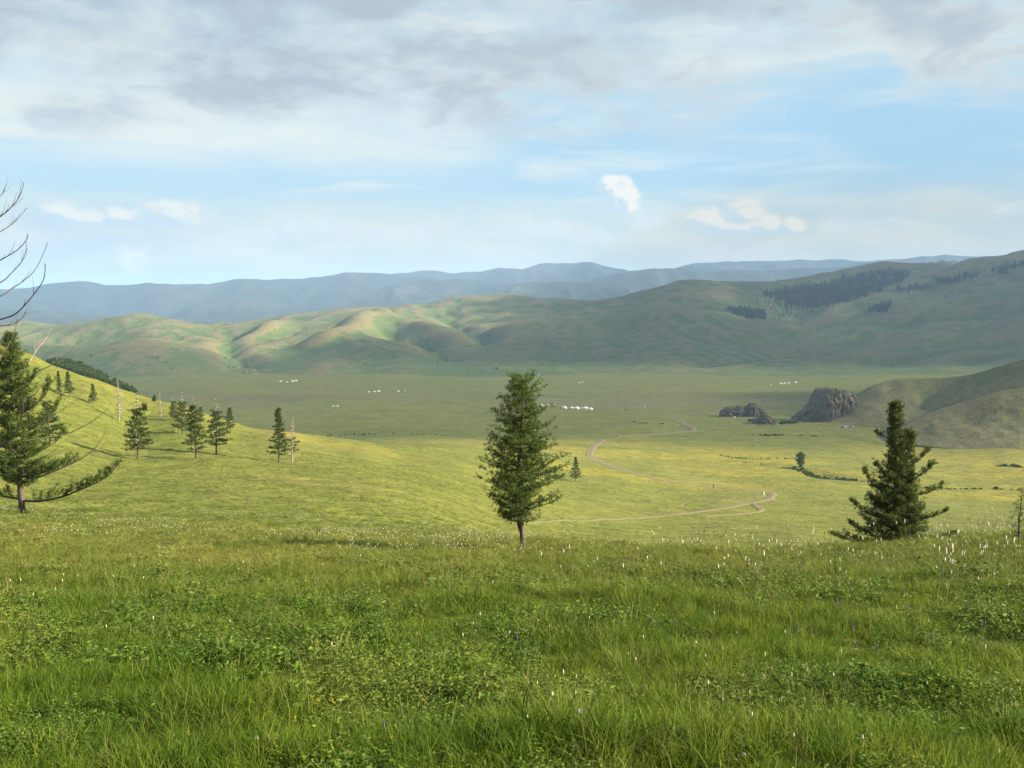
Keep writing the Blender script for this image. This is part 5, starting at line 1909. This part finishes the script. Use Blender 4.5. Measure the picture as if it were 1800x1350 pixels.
camps = [
    ('near', [(953, 713, 1), (965, 713, 1), (973, 712.5, 1)], ['left tent of the three white tents peeking out right beside the central larch crown', 'middle tent of the three white tents beside the central larch crown', 'right tent of the three white tents beside the central larch crown'], 'three tents beside the larch crown'),
    ('camp', [(992, 718, 1.35), (1005, 718, 1.05), (1014, 719, 1.45), (1023, 719, .9), (1029, 719, 1.45), (1038, 720, 1.2)],
     ['leftmost tent of the white camp on the valley floor', 'second tent from the left in the white camp', 'third tent from the left in the white camp, a big one', 'smallest tent, squeezed between two big ones in the white camp', 'largest tent near the right end of the white camp', 'rightmost tent of the white camp'], 'white tent camp'),
    ('left', [(648, 689.5, .9), (658, 689, 1.1), (665, 688.5, 1.3), (700, 688.5, 1.1), (712, 688, .6)],
     ['leftmost white tent of the row far left of the larch', 'second white tent of the row far left of the larch', 'third white tent of the row far left of the larch', 'white tent standing apart right of the row far left of the larch', 'tiny pale tent at the right end of the row far left of the larch'], 'row of tents left of the larch'),
    ('farleft', [(493, 671, 1.1), (504, 672, .8), (514, 671, 1.2), (520, 670, 1.3)], ['leftmost far white tent below the gully mouth', 'second far white tent below the gully mouth', 'third far white tent below the gully mouth', 'rightmost far white tent below the gully mouth'], 'far tents below the gully'),
    ('two', [(586, 714.5, .9), (593, 714.5, 1.0)], ['left one of two white tents alone on the dark valley floor', 'right one of two white tents alone on the dark valley floor'], 'pair of tents'),
    ('right', [(1355, 677, .8), (1372, 675, 1.3), (1379, 675, 1.3), (1386, 674, 1.1), (1398, 673, 1.3)],
     ['tiny white tent at the left of the camp above the rocks', 'first large white tent of the camp above the rocks', 'second large white tent of the camp above the rocks', 'third white tent of the camp above the rocks', 'rightmost white tent of the camp above the rocks'], 'tent camp above the rocks'),
    ('smoke', [(1018, 673, .8), (1024, 672.5, .8)], ['left one of two pale tents at the foot of the hills above the camp', 'right one of two pale tents at the foot of the hills above the camp'], 'two tents at the foot of the hills'),
    ('single', [(1133, 715, .7)], ['single small white tent right of the camp on the valley floor'], None), ('single2', [(947, 659, .8)], ['lone far white tent just above the larch top on the right'], None)]
rt = random.Random(3)
for _, spots, labs, grp in camps:
    for (px, py, s), lab in zip(spots, labs):
        p = hit(px, py)
        root = empty('yurt', p, rt.uniform(-1, 1))
        s = s * p.y / 1150.0 * (.75 if _ in ('near', 'camp') else .46)
        root.scale = (s, s, s)
        tag(root, lab, 'yurt', grp)
        for me in (yw, yr, yc, ydm):
            link(me.name.split('.')[0], me, root)

# ------------------------------------------------------------------ grazing horses and walkers (skinned figures)
def skin_obj(name, verts, edges, radii, mat, parent=None, sub=1):
    me = bpy.data.meshes.new(name)
    me.from_pydata(verts, edges, [])
    o = link(name, me, parent)
    md = o.modifiers.new('skin', 'SKIN')
    md.use_smooth_shade = True
    lay = me.skin_vertices[0].data if len(me.skin_vertices) else None
    if lay is not None:
        for i, r in enumerate(radii):
            lay[i].radius = (r, r) if not isinstance(r, tuple) else r
        lay[0].use_root = True
    sb = o.modifiers.new('sub', 'SUBSURF')
    sb.levels = sb.render_levels = sub
    me.materials.append(mat)
    return o


m_horse = flat_mat('dark_horse_coat', (.030, .022, .018))
m_hoof = flat_mat('mane_black', (.012, .010, .010))
HV = [(0, 0, 1.18), (.45, 0, 1.2), (-.45, 0, 1.16), (.75, 0, 1.22), (1.05, 0, 1.0), (1.28, 0, .62), (1.42, 0, .28), (-.72, 0, 1.12)]
HE = [(0, 1), (0, 2), (1, 3), (3, 4), (4, 5), (5, 6), (2, 7)]
HR = [.30, .30, .29, .22, .16, .13, .07, .18]
for sx_, zt_, kn in ((.50, 1.0, .04), (-.62, 1.0, -.08)):
    for sy_ in (.16, -.16):
        b0 = len(HV)
        HV += [(sx_, sy_, .92), (sx_ + kn * 1.6, sy_, .52), (sx_ + (-.02 if kn > 0 else -.02), sy_, .10), (sx_ + .04, sy_, .0)]
        HE += [(1 if sx_ > 0 else 2, b0), (b0, b0 + 1), (b0 + 1, b0 + 2), (b0 + 2, b0 + 3)]
        HR += [.13, .075, .05, .06]
hs = [((1114, 743), 'leftmost dark horse grazing below the white camp'), ((1118.5, 744), 'second dark horse from the left grazing below the white camp'), ((1125.5, 745), 'third dark horse from the left grazing below the white camp'),
      ((1128.5, 745.2), 'fourth dark horse from the left grazing below the white camp'), ((1133, 745.6), 'fifth dark horse from the left grazing below the white camp'), ((1136.5, 745.6), 'rightmost dark horse of the close group below the white camp'),
      ((1161, 746.6), 'left one of two dark horses standing apart on the right'), ((1165.5, 746.4), 'right one of two dark horses standing apart on the right'), ((1101, 721.5), 'dark horse alone right of the white camp')]
for k, ((px, py), lab) in enumerate(hs):
    p = hit(px, py)
    root = empty('horse', p, rt.choice((0, math.pi)) + rt.uniform(-.5, .5))
    tag(root, lab, 'horse', 'dark horses grazing in the valley' if k < 8 else None)
    skin_obj('body', HV, HE, HR, m_horse, root)
    v, f = [], []
    tube(v, f, [(-.86, 0, 1.1), (-.98, 0, .8), (-.96, 0, .4)], [.05, .07, .02], 5)
    link('tail', raw_mesh('tail', np.concatenate(v), f, n=4), root, m_hoof)
    v, f = [], []
    tube(v, f, [(.55, 0, 1.46), (.85, 0, 1.36), (1.1, 0, 1.08)], [.03, .06, .03], 4)
    link('mane', raw_mesh('mane', np.concatenate(v), f, n=4), root, m_hoof)


def person(px, py, hgt, top, legs, lab, rz):
    p = hit(px, py)
    root = empty('person', p, rz)
    tag(root, lab, 'person')
    s = hgt / 1.72
    m_skin = flat_mat('skin', (.42, .26, .18), .05)
    V = [(0, 0, .95), (0, 0, 1.18), (0, 0, 1.40), (0, 0, 1.50), (0, .01, 1.60), (0, .01, 1.70)]
    E = [(0, 1), (1, 2), (2, 3), (3, 4), (4, 5)]
    R = [.15, .135, .155, .055, .095, .085]
    for sg, st in ((1, .13), (-1, -.13)):
        b0 = len(V)
        V += [(.10 * sg, 0, .88), (.10 * sg, st * .6, .48), (.10 * sg, st, .07), (.10 * sg, st - .14, .03)]
        E += [(0, b0), (b0, b0 + 1), (b0 + 1, b0 + 2), (b0 + 2, b0 + 3)]
        R += [.10, .068, .05, .035]
        b0 = len(V)
        V += [(.19 * sg, 0, 1.40), (.24 * sg, -st * .5, 1.13), (.25 * sg, -st * 1.2, .88)]
        E += [(2, b0), (b0, b0 + 1), (b0 + 1, b0 + 2)]
        R += [.065, .05, .038]
    sc = [(a * s, b_ * s, c_ * s) for a, b_, c_ in V]
    skin_obj('body', sc, E, [r * s for r in R], m_skin, root)
    # coat and trousers as clothing over the body
    Vc, Fc = [], []
    lathe(Vc, Fc, [(.20 * s, .80 * s), (.19 * s, 1.0 * s), (.175 * s, 1.2 * s), (.19 * s, 1.40 * s), (.12 * s, 1.49 * s), (.07 * s, 1.51 * s)], 10)
    link('coat', raw_mesh('coat', np.array(Vc), Fc, n=4), root, top)
    for sg, st in ((1, .13), (-1, -.13)):
        v, f = [], []
        tube(v, f, [(.10 * sg * s, 0, .9 * s), (.10 * sg * s, st * .6 * s, .48 * s), (.10 * sg * s, st * s, .1 * s)], [.115 * s, .085 * s, .075 * s], 8)
        link('trouser_leg', raw_mesh('trouser_leg', np.concatenate(v), f, n=4), root, legs)
        v, f = [], []
        tube(v, f, [(.17 * sg * s, 0, 1.42 * s), (.24 * sg * s, -st * .5 * s, 1.13 * s), (.25 * sg * s, -st * 1.15 * s, .92 * s)], [.085 * s, .065 * s, .055 * s], 8)
        link('sleeve', raw_mesh('sleeve', np.concatenate(v), f, n=4), root, top)
    Vc, Fc = [], []
    lathe(Vc, Fc, [(.10 * s, 1.62 * s), (.108 * s, 1.68 * s), (.085 * s, 1.75 * s), (.01 * s, 1.785 * s)], 9)
    link('hair', raw_mesh('hair', np.array(Vc), Fc, n=4), root, flat_mat('dark_hair', (.02, .016, .014)))
    return root


cw, cd, cp = flat_mat('white_clothes', (.72, .70, .66), .05), flat_mat('dark_clothes', (.03, .035, .04), .1), flat_mat('beige_clothes', (.42, .33, .26), .08)
person(1254, 858, 1.75, cd, cd, 'person in dark clothes walking along the grass edge of the track', 1.2)
person(1342.5, 872, 1.9, cw, cw, 'person in white clothes standing at the bend of the track', .5)
person(1357, 876, 1.75, cp, cw, 'person in beige top and pale trousers at the track bend, right of white clothed one', 2.4)

# ------------------------------------------------------------------ bushes, brush and woods
def bush_proto(name, seed, n, rx, rz_, ln, mat):
    nd = Needles(seed)
    r = random.Random(seed)
    for k in range(n):
        a, e_ = r.uniform(0, 6.28), r.uniform(0, 1)
        q = r.uniform(.45, 1.0)
        nd.add((rx * q * math.cos(a) * (1 - e_ ** 2 * .6), rx * q * math.sin(a) * (1 - e_ ** 2 * .6), rz_ * e_ * q), (math.cos(a), math.sin(a), .8), 1)
    me = nd.mesh(name, per=6, ln=ln, wd=ln * .5)
    me.materials.append(mat)
    return me


m_bush = leaf_mat('creek_bush_leaf', (.040, .072, .016), (.075, .110, .026), (.08, .09, .03), .3)
m_forest = leaf_mat('far_conifer', (.026, .048, .020), (.048, .074, .028), (.06, .075, .03), .25)
bp = [bush_proto('bush', 700 + k, 60, 1.0, .9, .5, m_bush) for k in range(3)]
pts = []


def along(poly, n, wid, s0, s1, sc0, sc1):
    for k in range(n):
        s = fr.uniform(s0, s1) * (len(poly) - 1)
        i = min(int(s), len(poly) - 2)
        u = s - i
        x = poly[i][0] * (1 - u) + poly[i + 1][0] * u + fr.normal(0, wid)
        y = poly[i][1] * (1 - u) + poly[i + 1][1] * u + fr.normal(0, wid)
        if abs(drop(x, y) - float(gz(x, y)[0])) < .8:
            pts.append((x, y, drop(x, y), fr.uniform(sc0, sc1) * .75))


along(gullies[0][0], 260, 2.2, .30, 1.0, .5, 1.4)
along(gullies[1][0], 150, 3.0, .0, 1.0, .5, 1.2)
along(gullies[2][0], 110, 2.5, .0, .7, .4, 1.0)
along(gullies[3][0], 90, 2.0, .0, 1.0, .4, 1.0)
along(gullies[4][0], 80, 2.0, .0, 1.0, .5, 1.2)
along(gullies[5][0], 50, 1.5, .0, 1.0, .3, .8)
for px, py, n, w in ((1335, 740, 40, 4), (1328, 741, 30, 3), (1385, 744, 20, 4), (1460, 708, 26, 6)):
    p = hit(px, py)
    for k in range(n):
        x, y = p.x + fr.normal(0, w), p.y + fr.normal(0, w * .6)
        pts.append((x, y, drop(x, y), fr.uniform(.8, 2.0)))
pts = np.array(pts)
n = len(pts)
scatter('creek_bushes', pts[:, :3], np.stack([np.zeros(n), np.zeros(n), fr.uniform(0, 6.28, n)], -1), np.repeat(pts[:, 3:4], 3, 1), fr.integers(0, 3, n), bp)


def conifer_proto(name, seed, n):
    nd = Needles(seed)
    r = random.Random(seed)
    for k in range(n):
        z = r.uniform(.1, 1) ** 1.1
        a = r.uniform(0, 6.28)
        R = .2 * (1 - z) ** .8 + .015
        q = R * r.uniform(.3, 1)
        nd.add((q * math.cos(a), q * math.sin(a), z), (math.cos(a), math.sin(a), -.2), 1)
    me = nd.mesh(name, per=5, ln=.11, wd=.05)
    me.materials.append(m_forest)
    return me


cf = [conifer_proto('far_conifer', 720 + k, 55) for k in range(3)]


def in_poly(x, y, poly):
    c_ = False
    j = len(poly) - 1
    for i in range(len(poly)):
        if ((poly[i][1] > y) != (poly[j][1] > y)) and (x < (poly[j][0] - poly[i][0]) * (y - poly[i][1]) / (poly[j][1] - poly[i][1] + 1e-9) + poly[i][0]):
            c_ = not c_
        j = i
    return c_


def wood(name, polys, hgt, protos=None):
    P_ = []
    for poly, n in polys:
        xs, ys = [q[0] for q in poly], [q[1] for q in poly]
        k = 0
        tries = 0
        while k < n and tries < n * 8:
            tries += 1
            px, py = fr.uniform(min(xs), max(xs)), fr.uniform(min(ys), max(ys))
            if not in_poly(px + 16 * float(perlin(px / 11, py / 6, 31)) + fr.normal(0, 3), py + 4 * float(perlin(px / 11, py / 6, 32)) + fr.normal(0, 1.2), poly):
                continue
            p = hit(px, py)
            if p.y < 400 or p.y > 7000:
                continue
            P_.append((*p, hgt * fr.uniform(.4, 1.3)))
            k += 1
    P_ = np.array(P_)
    n = len(P_)
    return scatter(name, P_[:, :3], np.stack([np.zeros(n), np.zeros(n), fr.uniform(0, 6.28, n)], -1), np.repeat(P_[:, 3:4], 3, 1), fr.integers(0, 3, n), protos or cf)


wood('pine_wood', [([(1338, 518), (1400, 508), (1460, 496), (1530, 480), (1590, 476), (1602, 484), (1575, 500), (1530, 518), (1480, 532), (1430, 542), (1405, 540), (1375, 530)], 2400),
                   ([(1278, 544), (1310, 545), (1338, 550), (1350, 560), (1330, 563), (1300, 556)], 260), ([(1526, 548), (1550, 540), (1572, 535), (1566, 542), (1540, 550)], 150),
                   ([(1330, 530), (1400, 540), (1440, 545), (1410, 560), (1360, 562)], 60), ([(1740, 478), (1790, 462), (1800, 468), (1760, 484)], 120), ([(1640, 495), (1720, 480), (1730, 486), (1660, 502)], 140),
                   ([(1575, 510), (1620, 503), (1640, 505), (1600, 516)], 90)], 15)
# low dark scrub in the hill gullies and thinly over the slopes
hs_ = []
for poly, dep, wid in h_lines:
    if dep > 0:
        for k in range(55):
            s = fr.uniform(0, 1) * (len(poly) - 1)
            i = min(int(s), len(poly) - 2)
            u = s - i
            x = poly[i][0] * (1 - u) + poly[i + 1][0] * u + fr.normal(0, wid * .35)
            y = poly[i][1] * (1 - u) + poly[i + 1][1] * u + fr.normal(0, wid * .35)
            hs_.append((x, y, drop(x, y), fr.uniform(.6, 2.0)))
for k in range(1500):
    y = fr.uniform(2050, 4600)
    x = fr.uniform(-.5, .55) * y
    if float(perlin(x / 300, y / 300, 77)) + fr.normal(0, .12) > .25:
        hs_.append((x, y, drop(x, y), fr.uniform(.6, 2.0)))
hs_ = np.array(hs_)
n = len(hs_)
scatter('hill_scrub', hs_[:, :3], np.stack([np.zeros(n), np.zeros(n), fr.uniform(0, 6.28, n)], -1), np.repeat(hs_[:, 3:4], 3, 1), fr.integers(0, 3, n), bp)
wood('hill_brush', [([(60, 636), (105, 632), (140, 640), (175, 658), (205, 673), (240, 688), (250, 696), (210, 690), (170, 675), (120, 660), (70, 660)], 330)], 2.0, bp)
# single conifers that stand clear of the far wood
sm_ = Needles(731)
lone = [(1383, 541), (1391, 543), (1398, 549), (1404, 546), (1410, 552), (1418, 550), (1425, 549), (1369, 533), (1352, 538), (1346, 531), (1313, 560), (1323, 561), (1362, 562), (1376, 558), (1466, 541), (1476, 537)]
for k, (px, py) in enumerate(lone):
    p = hit(px, py)
    o = link('far_pine', cf[k % 3])
    o.location = p - Vector((0, 0, .5))
    o.rotation_euler = (0, 0, k * 1.3)
    s = 15 * fr.uniform(.7, 1.2)
    o.scale = (s, s, s)
    tag(o, 'tiny dark pine standing clear of the wood on the far right hillside', 'tree', 'pines below the far wood')
# shrubs low on the left hillside
for k, (px, py, w, lab) in enumerate(((254, 722, .9, 'small dark shrub on the hillside, right of the leaning conifer tip'), (271, 705, .6, 'tiny shrub just under the hill crest'))):
    p = hit(px, py)
    o = link('shrub', bp[k])
    o.location = p
    o.scale = (w * .7, w * .7, w * 2.2)
    tag(o, lab, 'shrub')

# ------------------------------------------------------------------ birds
m_bird = flat_mat('dark_feathers', (.03, .03, .035))


def bird(px, py, Y, lab, rz):
    root = empty('bird', at(px, py, Y), rz)
    tag(root, lab, 'bird')
    V, F = [], []
    lathe(V, F, [(.01, -.22), (.05, -.12), (.07, 0), (.055, .12), (.035, .17), (.01, .23)], 7, (0, 0, 0), (0, 1, 0))
    link('body', raw_mesh('body', np.array(V), F, n=4), root, m_bird)
    for sg in (-1, 1):
        V = [(0.03 * sg, .08, .02), (.03 * sg, -.08, .02), (.28 * sg, -.06, .10), (.28 * sg, .10, .10), (.55 * sg, -.10, .04), (.50 * sg, .0, .05)]
        V += [(a, b_, c_ - .015) for a, b_, c_ in V]
        F = [(0, 1, 2, 3), (3, 2, 4, 5), (6, 9, 8, 7), (9, 11, 10, 8), (0, 3, 9, 6), (3, 5, 11, 9), (5, 4, 10, 11), (4, 2, 8, 10), (2, 1, 7, 8), (1, 0, 6, 7)]
        link('wing', raw_mesh('wing', V, F, n=4, smooth=False), root, m_bird)


bird(268, 254, 420, 'tiny dark bird in the upper left sky', .8)
bird(1398, 48, 420, 'tiny dark bird high in the upper right sky', 2.2)
bird(997, 433, 520, 'tiny dark bird low over the middle of the mountains', 1.2)
bird(1293, 439, 450, 'tiny dark bird low over the mountains on the right', 1.9)
